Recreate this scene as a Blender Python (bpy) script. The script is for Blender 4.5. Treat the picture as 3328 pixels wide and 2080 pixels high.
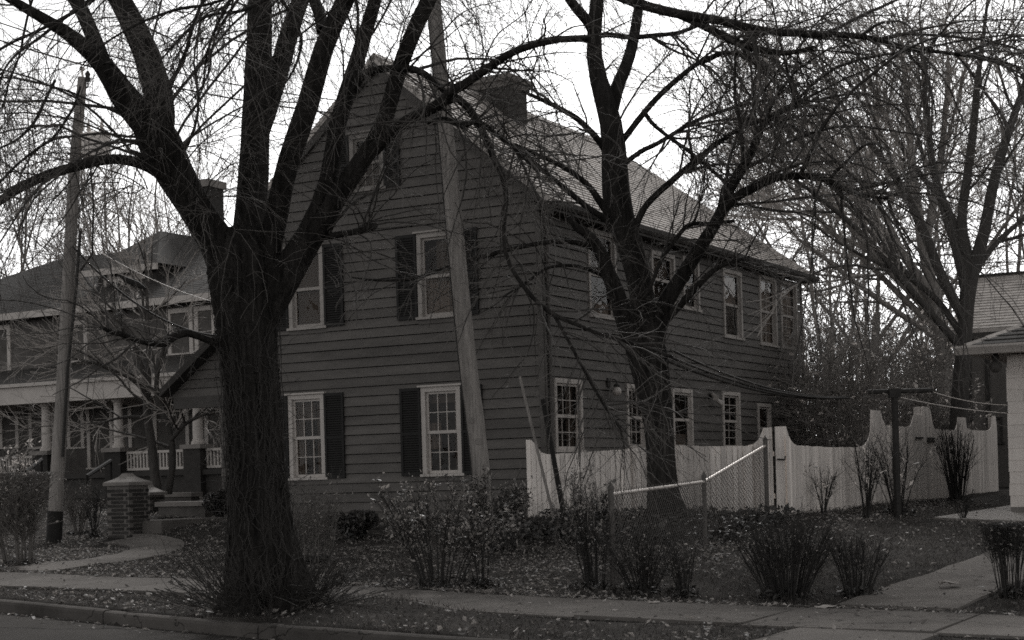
import bpy, math, random
import numpy as np
from mathutils import Vector

for o in list(bpy.data.objects):
    bpy.data.objects.remove(o)
SC = bpy.context.scene
COL = SC.collection
random.seed(7)
RNG = np.random.default_rng(11)

# ------------------------------------------------------------------ camera
CAM_H = 1.6
RHO = math.radians(1.6)
FPX = 1600.0            # focal length in pixels of a 1024 wide frame
HORIZ = 476.0
cam = bpy.data.cameras.new("camera")
cam.sensor_width = 36.0
cam.lens = FPX / 1024.0 * 36.0
cam.shift_y = (HORIZ - 320.0) / 1024.0
cam.clip_end = 2000.0
cam_ob = bpy.data.objects.new("camera", cam)
COL.objects.link(cam_ob)
cam_ob.location = (0, 0, CAM_H)
cam_ob.rotation_mode = 'XYZ'
cam_ob.rotation_euler = (math.radians(90), RHO, 0)
SC.camera = cam_ob

# ------------------------------------------------------------------ light
SUN_AZ = math.radians(5.0)      # to the right of straight ahead
SUN_EL = math.radians(38.0)
world = bpy.data.worlds.new("World")
SC.world = world
world.use_nodes = True
wn, wl = world.node_tree.nodes, world.node_tree.links
wn.clear()
sky = wn.new("ShaderNodeTexSky")
sky.sky_type = 'NISHITA'
sky.sun_disc = False
sky.sun_elevation = SUN_EL
sky.sun_rotation = SUN_AZ
sky.altitude = 200.0
sky.air_density = 1.0
sky.dust_density = 0.9
sky.ozone_density = 1.0
bw = wn.new("ShaderNodeRGBToBW")
bg = wn.new("ShaderNodeBackground")
bg.inputs["Strength"].default_value = 0.15
wo = wn.new("ShaderNodeOutputWorld")
wl.new(sky.outputs[0], bw.inputs[0])
wl.new(bw.outputs[0], bg.inputs[0])
wl.new(bg.outputs[0], wo.inputs[0])

sun = bpy.data.lights.new("sun", 'SUN')
sun.energy = 1.4
sun.angle = math.radians(10)
sun.color = (1.0, 0.985, 0.97)
sun_ob = bpy.data.objects.new("sun", sun)
COL.objects.link(sun_ob)
sd = Vector((math.cos(SUN_EL) * math.sin(SUN_AZ), math.cos(SUN_EL) * math.cos(SUN_AZ), math.sin(SUN_EL)))
sun_ob.rotation_euler = (-sd).to_track_quat('-Z', 'Y').to_euler()
sun_ob.location = (0, 0, 60)

SC.view_settings.view_transform = 'Standard'
SC.view_settings.look = 'None'
SC.view_settings.gamma = 1.0
SC.view_settings.use_curve_mapping = False
SC.view_settings.exposure = 0.62
SC.render.engine = 'CYCLES'
SC.cycles.max_bounces = 6
SC.cycles.diffuse_bounces = 3
SC.cycles.transparent_max_bounces = 12
SC.cycles.use_denoising = False
SC.cycles.filter_width = 1.65

# ------------------------------------------------------------------ measuring helpers
KD = 1024.0 / 2419.0
KN = 1024.0 / 3328.0
CR, SR = math.cos(RHO), math.sin(RHO)

def ray(x, y, k):
    """direction (per metre of depth) of a point measured in the photograph"""
    u, v = x * k - 512.0, HORIZ - y * k
    return (u * CR + v * SR) / FPX, (-u * SR + v * CR) / FPX

def D(x, y, Y):
    a, b = ray(x, y, KD)
    return np.array((a * Y, Y, CAM_H + b * Y))

A1 = math.radians(29.3)
ca, sa = math.cos(A1), math.sin(A1)
E_ = np.array((ca, -sa, 0.0))       # along the street, to the right
B_ = np.array((sa, ca, 0.0))        # away from the street
UZ = np.array((0, 0, 1.0))
HC = np.array((0.62, 29.0, 0.0))    # near corner of the clapboard house

def plane_hit(x, y, k, p, n):
    a, b = ray(x, y, k)
    d = np.array((a, 1.0, b))
    c = np.array((0, 0, CAM_H))
    t = np.dot(p - c, n) / np.dot(d, n)
    return c + d * t

# ------------------------------------------------------------------ terrain
def sstep(t):
    t = np.clip(t, 0, 1)
    return t * t * (3 - 2 * t)

def zs(e):
    return 0.053 - 0.0209 * np.clip(e, -40, 10)

def walk_near(e):
    return 13.72 + 0.7 * sstep((-6.0 - e) / 8.0)

def walk_far(e):
    return walk_near(e) + 1.72

def curb_c(e):
    return np.interp(e, [-60, -22, -18, -14, -11.5, -9.3, -7.5, -5.5, 40],
                        [13.5, 13.5, 13.42, 12.98, 12.42, 12.02, 11.82, 11.74, 11.74])

_ph = RNG.uniform(0, 6.28, 12)
def bumps(X, Y):
    return (0.018 * np.sin(1.1 * X + 0.7 * Y + _ph[0]) * np.sin(0.8 * Y - 0.5 * X + _ph[1])
            + 0.010 * np.sin(2.9 * X - 1.3 * Y + _ph[2]) + 0.008 * np.sin(3.7 * Y + 1.9 * X + _ph[3]))

def zt(X, Y):
    X = np.asarray(X, float); Y = np.asarray(Y, float)
    e = ca * X - sa * Y
    c = sa * X + ca * Y
    z0 = zs(e)
    def prof(pts):
        cs = [p[0] for p in pts]; vs = [p[1] for p in pts]
        w = np.interp(c, cs, [0.0] + vs[1:])
        # first knot follows the street level
        t = np.clip((c - cs[0]) / (cs[1] - cs[0]), 0, 1)
        return np.where(c <= cs[1], z0 + (vs[1] - z0) * sstep(t), w)
    zl = prof([(16.2, 0), (24.4, 0.6), (26.6, 0.95), (36.5, 1.4), (60, 1.5)])
    zm = prof([(15.6, 0), (21.8, 0.47), (24.6, 0.85), (60, 0.95)])
    zr = prof([(15.6, 0), (24.4, 0.5), (29.6, 0.68), (34.9, 0.88), (60, 1.0)])
    wl_ = sstep((e + 22.8) / 1.4)
    wr_ = sstep((e + 9.2) / 2.2)
    z = zl * (1 - wl_) + zm * wl_
    z = z * (1 - wr_) + zr * wr_
    yard = sstep((c - walk_far(e)) / 1.0)
    z = z + bumps(X, Y) * (0.35 + 0.65 * yard)
    # parkway swells around the foot of the old street tree
    r2 = (X + 1.42) ** 2 + (Y - 16.4) ** 2
    z = z + 0.12 * np.exp(-r2 / 1.0)
    onwalk = (c > walk_near(e) - .06) & (c < walk_far(e) + .06)
    z = np.where(onwalk, zs(e) - .012, z)
    street = c < curb_c(e) + 0.06
    z = np.where(street, zs(e) - 0.40, z)
    return z

def tz(x, y):
    return float(zt(x, y))

def G(x, y, k=KD):
    """the ground point seen at a measured point of the photograph"""
    a, b = ray(x, y, k)
    lo = None
    for Y in np.arange(9.0, 90.0, 0.1):
        z = CAM_H + b * Y
        if z <= tz(a * Y, Y):
            lo = Y
            break
    if lo is None:
        lo = 60.0
    Y = lo - 0.05
    return np.array((a * Y, Y, tz(a * Y, Y)))

def EC(e, c, z=0.0):
    return E_ * e + B_ * c + UZ * z

# ------------------------------------------------------------------ materials
WARM = (1.08, 1.0, 0.935)
def tone(v):
    return (min(v * WARM[0], 1), v * WARM[1], v * WARM[2], 1)

MATS = {}
def mat(name, v, var=0.25, scale=6.0, rough=0.8, bump=0.3, stretch=(1, 1, 1), spec=0.25, objvar=0.0,
        fine=60.0, metal=0.0, dist=0.01, spots=0.0, cracks=None):
    if name in MATS:
        return MATS[name]
    m = bpy.data.materials.new(name)
    m.use_nodes = True
    n, l = m.node_tree.nodes, m.node_tree.links
    p = n["Principled BSDF"]
    p.inputs["Roughness"].default_value = rough
    p.inputs["Specular IOR Level"].default_value = spec
    p.inputs["Metallic"].default_value = metal
    geo = n.new("ShaderNodeNewGeometry")
    mp = n.new("ShaderNodeMapping")
    mp.inputs["Scale"].default_value = stretch
    l.new(geo.outputs["Position"], mp.inputs[0])
    t1 = n.new("ShaderNodeTexNoise"); t1.inputs["Scale"].default_value = scale; t1.inputs["Detail"].default_value = 5
    t2 = n.new("ShaderNodeTexNoise"); t2.inputs["Scale"].default_value = fine; t2.inputs["Detail"].default_value = 3
    l.new(mp.outputs[0], t1.inputs[0]); l.new(mp.outputs[0], t2.inputs[0])
    mx = n.new("ShaderNodeMix"); mx.data_type = 'FLOAT'; mx.inputs[0].default_value = 0.4
    l.new(t1.outputs[0], mx.inputs[2]); l.new(t2.outputs[0], mx.inputs[3])
    mr = n.new("ShaderNodeMapRange")
    mr.inputs[1].default_value = 0.3; mr.inputs[2].default_value = 0.7
    mr.inputs[3].default_value = 1 - var; mr.inputs[4].default_value = 1 + var
    l.new(mx.outputs[0], mr.inputs[0])
    val = mr.outputs[0]
    if objvar > 0:
        oi = n.new("ShaderNodeObjectInfo")
        m2 = n.new("ShaderNodeMapRange")
        m2.inputs[3].default_value = 1 - objvar; m2.inputs[4].default_value = 1 + objvar
        l.new(oi.outputs["Random"], m2.inputs[0])
        mu = n.new("ShaderNodeMath"); mu.operation = 'MULTIPLY'
        l.new(val, mu.inputs[0]); l.new(m2.outputs[0], mu.inputs[1])
        val = mu.outputs[0]
    if spots > 0:
        t3 = n.new("ShaderNodeTexNoise"); t3.inputs["Scale"].default_value = scale * 0.22; t3.inputs["Detail"].default_value = 8
        t3.inputs["Roughness"].default_value = 0.7
        l.new(mp.outputs[0], t3.inputs[0])
        m3 = n.new("ShaderNodeMapRange")
        m3.inputs[1].default_value = 0.42; m3.inputs[2].default_value = 0.62
        m3.inputs[3].default_value = 1.0; m3.inputs[4].default_value = 1 - spots
        l.new(t3.outputs[0], m3.inputs[0])
        mu = n.new("ShaderNodeMath"); mu.operation = 'MULTIPLY'
        l.new(val, mu.inputs[0]); l.new(m3.outputs[0], mu.inputs[1])
        val = mu.outputs[0]
    if cracks:
        wv = n.new("ShaderNodeTexNoise"); wv.inputs["Scale"].default_value = 2.2; wv.inputs["Detail"].default_value = 4
        l.new(geo.outputs["Position"], wv.inputs[0])
        ad = n.new("ShaderNodeVectorMath"); ad.operation = 'MULTIPLY_ADD'; ad.inputs[1].default_value = (.9, .9, .9)
        l.new(wv.outputs["Color"], ad.inputs[0]); l.new(geo.outputs["Position"], ad.inputs[2])
        vo = n.new("ShaderNodeTexVoronoi"); vo.feature = 'DISTANCE_TO_EDGE'; vo.inputs["Scale"].default_value = cracks[0]
        l.new(ad.outputs[0], vo.inputs["Vector"])
        mc = n.new("ShaderNodeMapRange"); mc.inputs[1].default_value = 0; mc.inputs[2].default_value = cracks[1]
        mc.inputs[3].default_value = .25; mc.inputs[4].default_value = 1
        l.new(vo.outputs[0], mc.inputs[0])
        mu = n.new("ShaderNodeMath"); mu.operation = 'MULTIPLY'
        l.new(val, mu.inputs[0]); l.new(mc.outputs[0], mu.inputs[1])
        val = mu.outputs[0]
    vm = n.new("ShaderNodeVectorMath"); vm.operation = 'SCALE'
    vm.inputs[0].default_value = tone(v)[:3]
    l.new(val, vm.inputs["Scale"])
    l.new(vm.outputs[0], p.inputs["Base Color"])
    if bump > 0:
        b = n.new("ShaderNodeBump"); b.inputs["Strength"].default_value = bump; b.inputs["Distance"].default_value = dist
        l.new(mx.outputs[0], b.inputs["Height"])
        l.new(b.outputs[0], p.inputs["Normal"])
    MATS[name] = m
    return m

def leafmat(name, v, var, rough=0.6, spec=0.4, trans=0.3):
    """leaves: every separate leaf (mesh island) has a value of its own"""
    m = bpy.data.materials.new(name)
    m.use_nodes = True
    n, l = m.node_tree.nodes, m.node_tree.links
    p = n["Principled BSDF"]
    p.inputs["Roughness"].default_value = rough
    p.inputs["Specular IOR Level"].default_value = spec
    geo = n.new("ShaderNodeNewGeometry")
    pw = n.new("ShaderNodeMath"); pw.operation = 'POWER'; pw.inputs[1].default_value = 2.0
    l.new(geo.outputs["Random Per Island"], pw.inputs[0])
    m2 = n.new("ShaderNodeMapRange")
    m2.inputs[3].default_value = 1 - var; m2.inputs[4].default_value = 1 + 2.3 * var
    l.new(pw.outputs[0], m2.inputs[0])
    vm = n.new("ShaderNodeVectorMath"); vm.operation = 'SCALE'
    vm.inputs[0].default_value = tone(v)[:3]
    l.new(m2.outputs[0], vm.inputs["Scale"])
    l.new(vm.outputs[0], p.inputs["Base Color"])
    if trans > 0:
        tr = n.new("ShaderNodeBsdfTranslucent")
        l.new(vm.outputs[0], tr.inputs[0])
        ms = n.new("ShaderNodeMixShader"); ms.inputs[0].default_value = trans
        out = n["Material Output"]
        l.new(p.outputs[0], ms.inputs[1]); l.new(tr.outputs[0], ms.inputs[2])
        l.new(ms.outputs[0], out.inputs[0])
    return m

def glassmat(name, tint=0.8, wob=0.4):
    m = bpy.data.materials.new(name)
    m.use_nodes = True
    n, l = m.node_tree.nodes, m.node_tree.links
    n.remove(n["Principled BSDF"])
    out = n["Material Output"]
    tr = n.new("ShaderNodeBsdfTransparent"); tr.inputs[0].default_value = tone(tint)
    gl = n.new("ShaderNodeBsdfGlossy"); gl.inputs["Roughness"].default_value = 0.03
    fr = n.new("ShaderNodeFresnel"); fr.inputs[0].default_value = 1.24
    tx = n.new("ShaderNodeTexNoise"); tx.inputs["Scale"].default_value = 2.5
    geo = n.new("ShaderNodeNewGeometry")
    l.new(geo.outputs["Position"], tx.inputs[0])
    b = n.new("ShaderNodeBump"); b.inputs["Strength"].default_value = wob; b.inputs["Distance"].default_value = 0.02
    l.new(tx.outputs[0], b.inputs["Height"])
    l.new(b.outputs[0], gl.inputs["Normal"])
    ms = n.new("ShaderNodeMixShader")
    l.new(fr.outputs[0], ms.inputs[0]); l.new(tr.outputs[0], ms.inputs[1]); l.new(gl.outputs[0], ms.inputs[2])
    l.new(ms.outputs[0], out.inputs[0])
    return m

M = dict(
    ground=mat("soil_and_turf", 0.05, 0.5, 3.0, 0.95, 0.8, fine=45, dist=0.03, spots=0.4, spec=.03),
    road=mat("old_road_surface", 0.05, 0.25, 1.2, 0.95, 0.5, fine=90, spots=0.3, spec=.04, cracks=(.22, .012)),
    curb=mat("weathered_curb_concrete", 0.09, 0.3, 2.0, 0.95, 0.6, fine=70, spots=0.4, spec=.05, cracks=(.5, .006)),
    walk=mat("old_walk_concrete", 0.14, 0.22, 1.6, 0.95, 0.5, fine=80, objvar=0.14, spots=0.35, spec=.05, cracks=(.42, .007)),
    patio=mat("pale_patio_concrete", 0.21, 0.15, 1.6, 0.8, 0.3, fine=80),
    joint=mat("joint_earth", 0.035, 0.3, 6, 0.95, 0.3),
    siding=mat("dark_painted_board", 0.112, 0.14, 3.0, 0.7, 0.25, stretch=(1, 1, 4), objvar=0.11, fine=50, spots=0.25),
    core=mat("dark_wall_core", 0.0156, 0.2, 3, 0.95, 0.0),  # dark tone stands for unlit rooms behind glass and shadow between boards
    shutter=mat("black_shutter_paint", 0.013, 0.2, 5, 0.6, 0.1),
    trim=mat("grey_white_trim_paint", 0.43, 0.12, 5, 0.6, 0.1),
    uppertrim=mat("upper_grey_trim_paint", 0.32, 0.2, 5, 0.7, 0.15),  # upper-floor windows: darker grey than the ground-floor trim
    attictrim=mat("attic_grey_trim_paint", 0.208, 0.3, 5, 0.8, 0.2),  # attic window: darkest of the gable trim greys
    darktrim=mat("dark_trim_paint", 0.0585, 0.2, 5, 0.7, 0.1),
    curtain=mat("pale_curtain_cloth", 0.18, 0.25, 3, 0.9, 0.3, stretch=(12, 12, 0.6)),
    shade=mat("grey_window_shade", 0.0715, 0.15, 3, 0.9, 0.1),
    shingle=mat("asphalt_shingle", 0.44, 0.25, 8, 0.85, 0.3, fine=120, objvar=0.12, spots=0.2),
    shingle2=mat("dark_asphalt_shingle", 0.04, 0.25, 8, 0.9, 0.3, fine=120, objvar=0.12, spots=0.2),
    brick=mat("dark_red_brick", 0.036, 0.3, 9, 0.85, 0.4, objvar=0.35),
    mortar=mat("mortar", 0.13, 0.25, 9, 0.9, 0.3),
    stone=mat("cast_stone", 0.2, 0.2, 4, 0.85, 0.3, spots=0.2),
    fence=mat("weathered_white_board", 0.7, 0.12, 4, 0.75, 0.25, stretch=(5, 5, 0.5), objvar=0.16, spots=0.25),
    pole=mat("weathered_pole_wood", 0.235, 0.45, 5, 0.85, 0.6, stretch=(6, 6, 0.35), fine=40, spots=0.25),
    tar=mat("tarred_pole_foot", 0.0156, 0.3, 6, 0.8, 0.3),
    steel=mat("galvanised_steel", 0.546, 0.25, 14, 0.5, 0.2, spec=0.5, metal=0.6),
    dullsteel=mat("dull_galvanised_steel", 0.091, 0.2, 10, 0.55, 0.1, metal=0.4),
    wire=mat("dark_wire", 0.0325, 0.1, 10, 0.7, 0.0, spec=0.15),
    rust=mat("rusty_iron", 0.0286, 0.3, 9, 0.7, 0.2),
    bark=mat("dark_furrowed_bark", 0.0338, 0.65, 7, 0.95, 1.0, stretch=(3.0, 3.0, 0.45), fine=22, dist=0.05, spots=.5, spec=.1),
    bark2=mat("grey_bark", 0.0546, 0.4, 9, 0.95, 0.7, stretch=(3, 3, 0.6), fine=25, dist=0.03),
    bark3=mat("haze_paled_bark", 0.182, 0.3, 5, 0.95, 0.3),  # pale tone put in to imitate a veil of haze over distance
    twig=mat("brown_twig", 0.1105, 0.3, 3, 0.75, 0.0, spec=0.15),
    twig3=mat("haze_paled_twig", 0.312, 0.3, 1, 0.8, 0.0),  # lightened in place of haze in front of the far trees
    shrubstem=mat("shrub_stem", 0.026, 0.3, 5, 0.75, 0.0),
    vine=mat("dry_vine_stem", 0.039, 0.3, 5, 0.8, 0.0),
    lamp=mat("lamp_globe_glass", 0.4, 0.05, 5, 0.25, 0.0, spec=0.6),
    enamel=mat("grey_enamel", 0.65, 0.1, 4, 0.5, 0.05),
    sidingright=mat("pale_shingle_board", 0.62, 0.10, 4, 0.75, 0.25, stretch=(6, 6, 0.5), objvar=0.05),
    paintwhite=mat("porch_white_paint", 0.45, 0.15, 4, 0.65, 0.1),
    porchdark=mat("dark_porch_wood", 0.039, 0.2, 4, 0.8, 0.1),  # one even dark wood tone
    housebrick=mat("house_wall_brick", 0.0975, 0.3, 5, 0.9, 0.3, fine=40, spots=0.2),
    greywall=mat("grey_rendered_wall", 0.1105, 0.15, 3, 0.9, 0.2),
    paper=mat("scrap_paper", 0.28, 0.1, 12, 0.8, 0.1),
)
M['glass'] = glassmat("window_glass", 0.75, 0.35)
M['litter'] = leafmat("fallen_leaf", 0.16, 0.62, 0.6, 0.25, 0.25)
M['grass'] = leafmat("dull_grass", 0.072, 0.5, 0.8, 0.1, 0.3)
M['leaf'] = leafmat("withered_shrub_leaf", 0.17, 0.6, 0.45, 0.5, 0.3)
M['leafdark'] = leafmat("dark_evergreen_leaf", 0.039, 0.5, 0.5, 0.4, 0.1)
M['ivy'] = leafmat("dark_ivy_leaf", 0.045, 0.5, 0.5, 0.4, 0.1)
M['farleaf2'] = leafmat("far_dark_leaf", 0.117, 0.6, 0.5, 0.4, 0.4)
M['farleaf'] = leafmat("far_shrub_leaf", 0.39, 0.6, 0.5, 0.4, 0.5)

# ------------------------------------------------------------------ mesh helpers
ORG = {}      # world position of every object's origin

class MB:
    def __init__(s):
        s.v, s.f = [], []
        s.arr = []          # (verts, faces) numpy batches
    def quad(s, a, b, c, d):
        i = len(s.v); s.v += [a, b, c, d]; s.f.append((i, i + 1, i + 2, i + 3)); return s
    def poly(s, pts):
        i = len(s.v); s.v += list(pts); s.f.append(tuple(range(i, i + len(pts)))); return s
    def hexa(s, p):
        """p: 8 corners, bottom ring then top ring"""
        i = len(s.v); s.v += list(p)
        s.f += [(i + 3, i + 2, i + 1, i), (i + 4, i + 5, i + 6, i + 7)]
        for k in range(4):
            s.f.append((i + k, i + (k + 1) % 4, i + 4 + (k + 1) % 4, i + 4 + k))
        return s
    def box(s, F, a0, a1, z0, z1, o0, o1):
        """box in a wall frame F(along, height, outward)"""
        return s.hexa([F(a0, z0, o0), F(a1, z0, o0), F(a1, z0, o1), F(a0, z0, o1),
                       F(a0, z1, o0), F(a1, z1, o0), F(a1, z1, o1), F(a0, z1, o1)])
    def prism(s, ring0, ring1):
        n = len(ring0); i = len(s.v)
        s.v += list(ring0) + list(ring1)
        s.f.append(tuple(range(i + n - 1, i - 1, -1)))
        s.f.append(tuple(range(i + n, i + 2 * n)))
        for k in range(n):
            s.f.append((i + k, i + (k + 1) % n, i + n + (k + 1) % n, i + n + k))
        return s
    def tube(s, P, R, ns=8, cap=True):
        v, f = tubes(np.asarray(P, float)[None], np.asarray(R, float)[None], ns)
        s.arr.append((v, f))
        if cap:
            n = len(P)
            i = len(s.v)
            s.poly([tuple(x) for x in v[:ns]][::-1])
            s.poly([tuple(x) for x in v[(n - 1) * ns:n * ns]])
        return s
    def tubes(s, P, R, ns=3):
        s.arr.append(tubes(P, R, ns)); return s
    def lathe(s, c, prof, ns=16, axis=None):
        """prof: (r, z) pairs turned about a vertical axis at c"""
        c = np.asarray(c, float)
        ang = np.arange(ns) / ns * 2 * math.pi
        v = []
        for r, z in prof:
            for a in ang:
                v.append((c[0] + r * math.cos(a), c[1] + r * math.sin(a), c[2] + z))
        f = []
        n = len(prof)
        for j in range(n - 1):
            for k in range(ns):
                f.append((j * ns + k, j * ns + (k + 1) % ns, (j + 1) * ns + (k + 1) % ns, (j + 1) * ns + k))
        s.arr.append((np.array(v), np.array(f)))
        s.poly(v[:ns][::-1]); s.poly(v[(n - 1) * ns:])
        return s
    def build(s, name, m, parent=None, smooth=False, origin=None):
        vs = [np.array(s.v, float).reshape(-1, 3)] if s.v else []
        fl = list(s.f)
        off = len(s.v)
        loops, starts, tot = [], [], []
        pos = 0
        for f in fl:
            loops.extend(f); starts.append(pos); tot.append(len(f)); pos += len(f)
        loops = [np.array(loops, np.int64)]; starts = [np.array(starts, np.int64)]; tot = [np.array(tot, np.int64)]
        for v, f in s.arr:
            vs.append(v)
            k = f.shape[1]
            loops.append((f + off).ravel())
            starts.append(pos + np.arange(len(f)) * k)
            tot.append(np.full(len(f), k))
            pos += f.size; off += len(v)
        V = np.concatenate(vs); L = np.concatenate(loops); S = np.concatenate(starts)
        if parent is not None:
            o = ORG[parent.name]
        elif origin is not None:
            o = np.asarray(origin, float)
        else:
            lo, hi = V.min(0), V.max(0)
            o = np.array(((lo[0] + hi[0]) / 2, (lo[1] + hi[1]) / 2, lo[2]))
        me = bpy.data.meshes.new(name)
        me.vertices.add(len(V)); me.vertices.foreach_set("co", (V - o).astype(np.float32).ravel())
        me.loops.add(len(L)); me.loops.foreach_set("vertex_index", L.astype(np.int32))
        me.polygons.add(len(S)); me.polygons.foreach_set("loop_start", S.astype(np.int32))
        me.polygons.foreach_set("use_smooth", np.full(len(S), bool(smooth)))
        me.update(calc_edges=True)
        me.materials.append(m)
        ob = bpy.data.objects.new(name, me)
        COL.objects.link(ob)
        if parent is not None:
            ob.parent = parent
        else:
            ob.location = o
        ORG[ob.name] = o
        return ob

def tubes(P, R, ns=3):
    """P (M,N,3), R (M,N) -> verts, quads of M tubes"""
    Mn, N, _ = P.shape
    T = np.empty_like(P)
    T[:, 1:-1] = P[:, 2:] - P[:, :-2]
    T[:, 0] = P[:, 1] - P[:, 0]; T[:, -1] = P[:, -1] - P[:, -2]
    T /= np.linalg.norm(T, axis=2, keepdims=True) + 1e-9
    mean = P[:, -1] - P[:, 0]
    mean /= np.linalg.norm(mean, axis=1, keepdims=True) + 1e-9
    ref = np.where(np.abs(mean[:, 2:3]) > 0.8, np.array([[1.0, 0.2, 0]]), np.array([[0.1, 0.2, 1.0]]))
    A = np.cross(T, ref[:, None, :]); A /= np.linalg.norm(A, axis=2, keepdims=True) + 1e-9
    Bv = np.cross(T, A)
    ang = np.arange(ns) / ns * 2 * math.pi
    V = P[:, :, None, :] + R[:, :, None, None] * (np.cos(ang)[None, None, :, None] * A[:, :, None, :]
                                                  + np.sin(ang)[None, None, :, None] * Bv[:, :, None, :])
    idx = np.arange(Mn * N * ns).reshape(Mn, N, ns)
    a = idx[:, :-1]; b = idx[:, 1:]
    F = np.stack([a, np.roll(a, -1, 2), np.roll(b, -1, 2), b], -1).reshape(-1, 4)
    return V.reshape(-1, 3), F

def empty(name, loc, label=None, cat=None, group=None):
    o = bpy.data.objects.new(name, None)
    COL.objects.link(o)
    o.empty_display_size = 0.2
    o.location = loc
    ORG[o.name] = np.asarray(loc, float)
    tag(o, label, cat, group)
    return o

def tag(o, label=None, cat=None, group=None, kind=None):
    if label: o["label"] = label
    if cat: o["category"] = cat
    if group: o["group"] = group
    if kind: o["kind"] = kind
    return o

def share(src, name, loc, rotz, parent, basis=None):
    """another object on the same mesh, at a world place under parent"""
    o = bpy.data.objects.new(name, src.data)
    COL.objects.link(o)
    o.parent = parent
    o.location = np.asarray(loc) - ORG[parent.name]
    o.rotation_euler = (0, 0, rotz)
    return o

def crom(pts, n):
    """Catmull-Rom through pts (k,d) resampled to n"""
    p = np.asarray(pts, float)
    k = len(p)
    if k == 2:
        t = np.linspace(0, 1, n)[:, None]
        return p[0] * (1 - t) + p[1] * t
    q = np.vstack([2 * p[0] - p[1], p, 2 * p[-1] - p[-2]])
    seg = np.linalg.norm(np.diff(p[:, :3], axis=0), axis=1)
    cum = np.concatenate([[0], np.cumsum(seg)])
    s = np.linspace(0, cum[-1], n)
    j = np.clip(np.searchsorted(cum, s, side='right') - 1, 0, k - 2)
    t = ((s - cum[j]) / (seg[j] + 1e-9))[:, None]
    a, b, c, d = q[j], q[j + 1], q[j + 2], q[j + 3]
    return 0.5 * (2 * b + (c - a) * t + (2 * a - 5 * b + 4 * c - d) * t ** 2 + (3 * b - a - 3 * c + d) * t ** 3)

# ------------------------------------------------------------------ setting: ground, road, kerb, walks
def axis(fine0, fine1, step, far):
    a = list(np.arange(fine0, fine1 + 1e-6, step))
    g, x, d = step, fine1, step
    while x < far:
        d *= 1.35; x += d; a.append(x)
    x, d = fine0, step
    while x > -far:
        d *= 1.35; x -= d; a.insert(0, x)
    return np.array(a)

def make_ground():
    es = axis(-45, 14, 0.30, 700)
    cs = axis(11.0, 44, 0.22, 700)
    # exact columns along the kerb come from a second sheet; here the street side is just lowered
    Eg, Cg = np.meshgrid(es, cs, indexing='ij')
    X = ca * Eg + sa * Cg; Y = -sa * Eg + ca * Cg
    Z = zt(X, Y)
    V = np.stack([X, Y, Z], -1).reshape(-1, 3)
    n0, n1 = Eg.shape
    idx = np.arange(n0 * n1).reshape(n0, n1)
    F = np.stack([idx[:-1, :-1], idx[1:, :-1], idx[1:, 1:], idx[:-1, 1:]], -1).reshape(-1, 4)
    mb = MB(); mb.arr.append((V, F))
    o = mb.build("ground", M['ground'], smooth=True, origin=(0, 0, 0))
    tag(o, kind="structure")
    return o

make_ground()

def strip(name, e0, e1, step, c_lo, c_hi, zoff, m, ncross=6):
    es = np.arange(e0, e1 + 1e-6, step)
    v = []
    for e in es:
        for c in np.linspace(c_lo(e), c_hi(e), ncross):
            v.append(EC(e, c, float(zs(e)) + zoff))
    idx = np.arange(len(v)).reshape(len(es), ncross)
    F = np.stack([idx[:-1, :-1], idx[1:, :-1], idx[1:, 1:], idx[:-1, 1:]], -1).reshape(-1, 4)
    mb = MB(); mb.arr.append((np.array(v), F))
    o = mb.build(name, m, origin=(0, 0, 0), smooth=True)
    tag(o, kind="structure")
    return o

strip("road", -60, 60, 0.5, lambda e: 2.2, lambda e: float(curb_c(e)) - 0.02, -0.13, M['road'], 14)

# kerb: a long bed with separate stones
kb = MB()
es = np.arange(-60, 40.1, 0.5)
for a, b in zip(es[:-1], es[1:]):
    ra = [EC(a, curb_c(a) + o, float(zs(a)) + z) for o, z in ((0.02, -0.35), (0.15, -0.35), (0.15, -0.03), (0.02, -0.03))]
    rb = [EC(b, curb_c(b) + o, float(zs(b)) + z) for o, z in ((0.02, -0.35), (0.15, -0.35), (0.15, -0.03), (0.02, -0.03))]
    kb.prism(ra, rb)
curb = kb.build("curb", M['joint'], origin=(0, 0, 0)); tag(curb, kind="structure")
CP = ((0.0, -0.30), (0.17, -0.30), (0.17, -0.008), (0.13, 0.0), (0.05, 0.0), (0.018, -0.012), (0.004, -0.04))
e = -30.0
while e < 14:
    L = random.uniform(2.3, 3.2)
    mb = MB()
    sub = np.linspace(e + 0.008, e + L - 0.008, 7)
    dz = random.uniform(-0.008, 0.008)
    for a, b in zip(sub[:-1], sub[1:]):
        mb.prism([EC(a, float(curb_c(a)) + o, float(zs(a)) + z + dz) for o, z in CP],
                 [EC(b, float(curb_c(b)) + o, float(zs(b)) + z + dz) for o, z in CP])
    mb.build("curb_stone", M['curb'], curb)
    e += L

def slab_prism(corners, thick, lift):
    """corners: 4 ground points (x,y) in order; follows the ground with lift"""
    top = [(p[0], p[1], tz(p[0], p[1]) + lift) for p in corners]
    bot = [(p[0], p[1], tz(p[0], p[1]) + lift - thick) for p in corners]
    return bot, top

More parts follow.
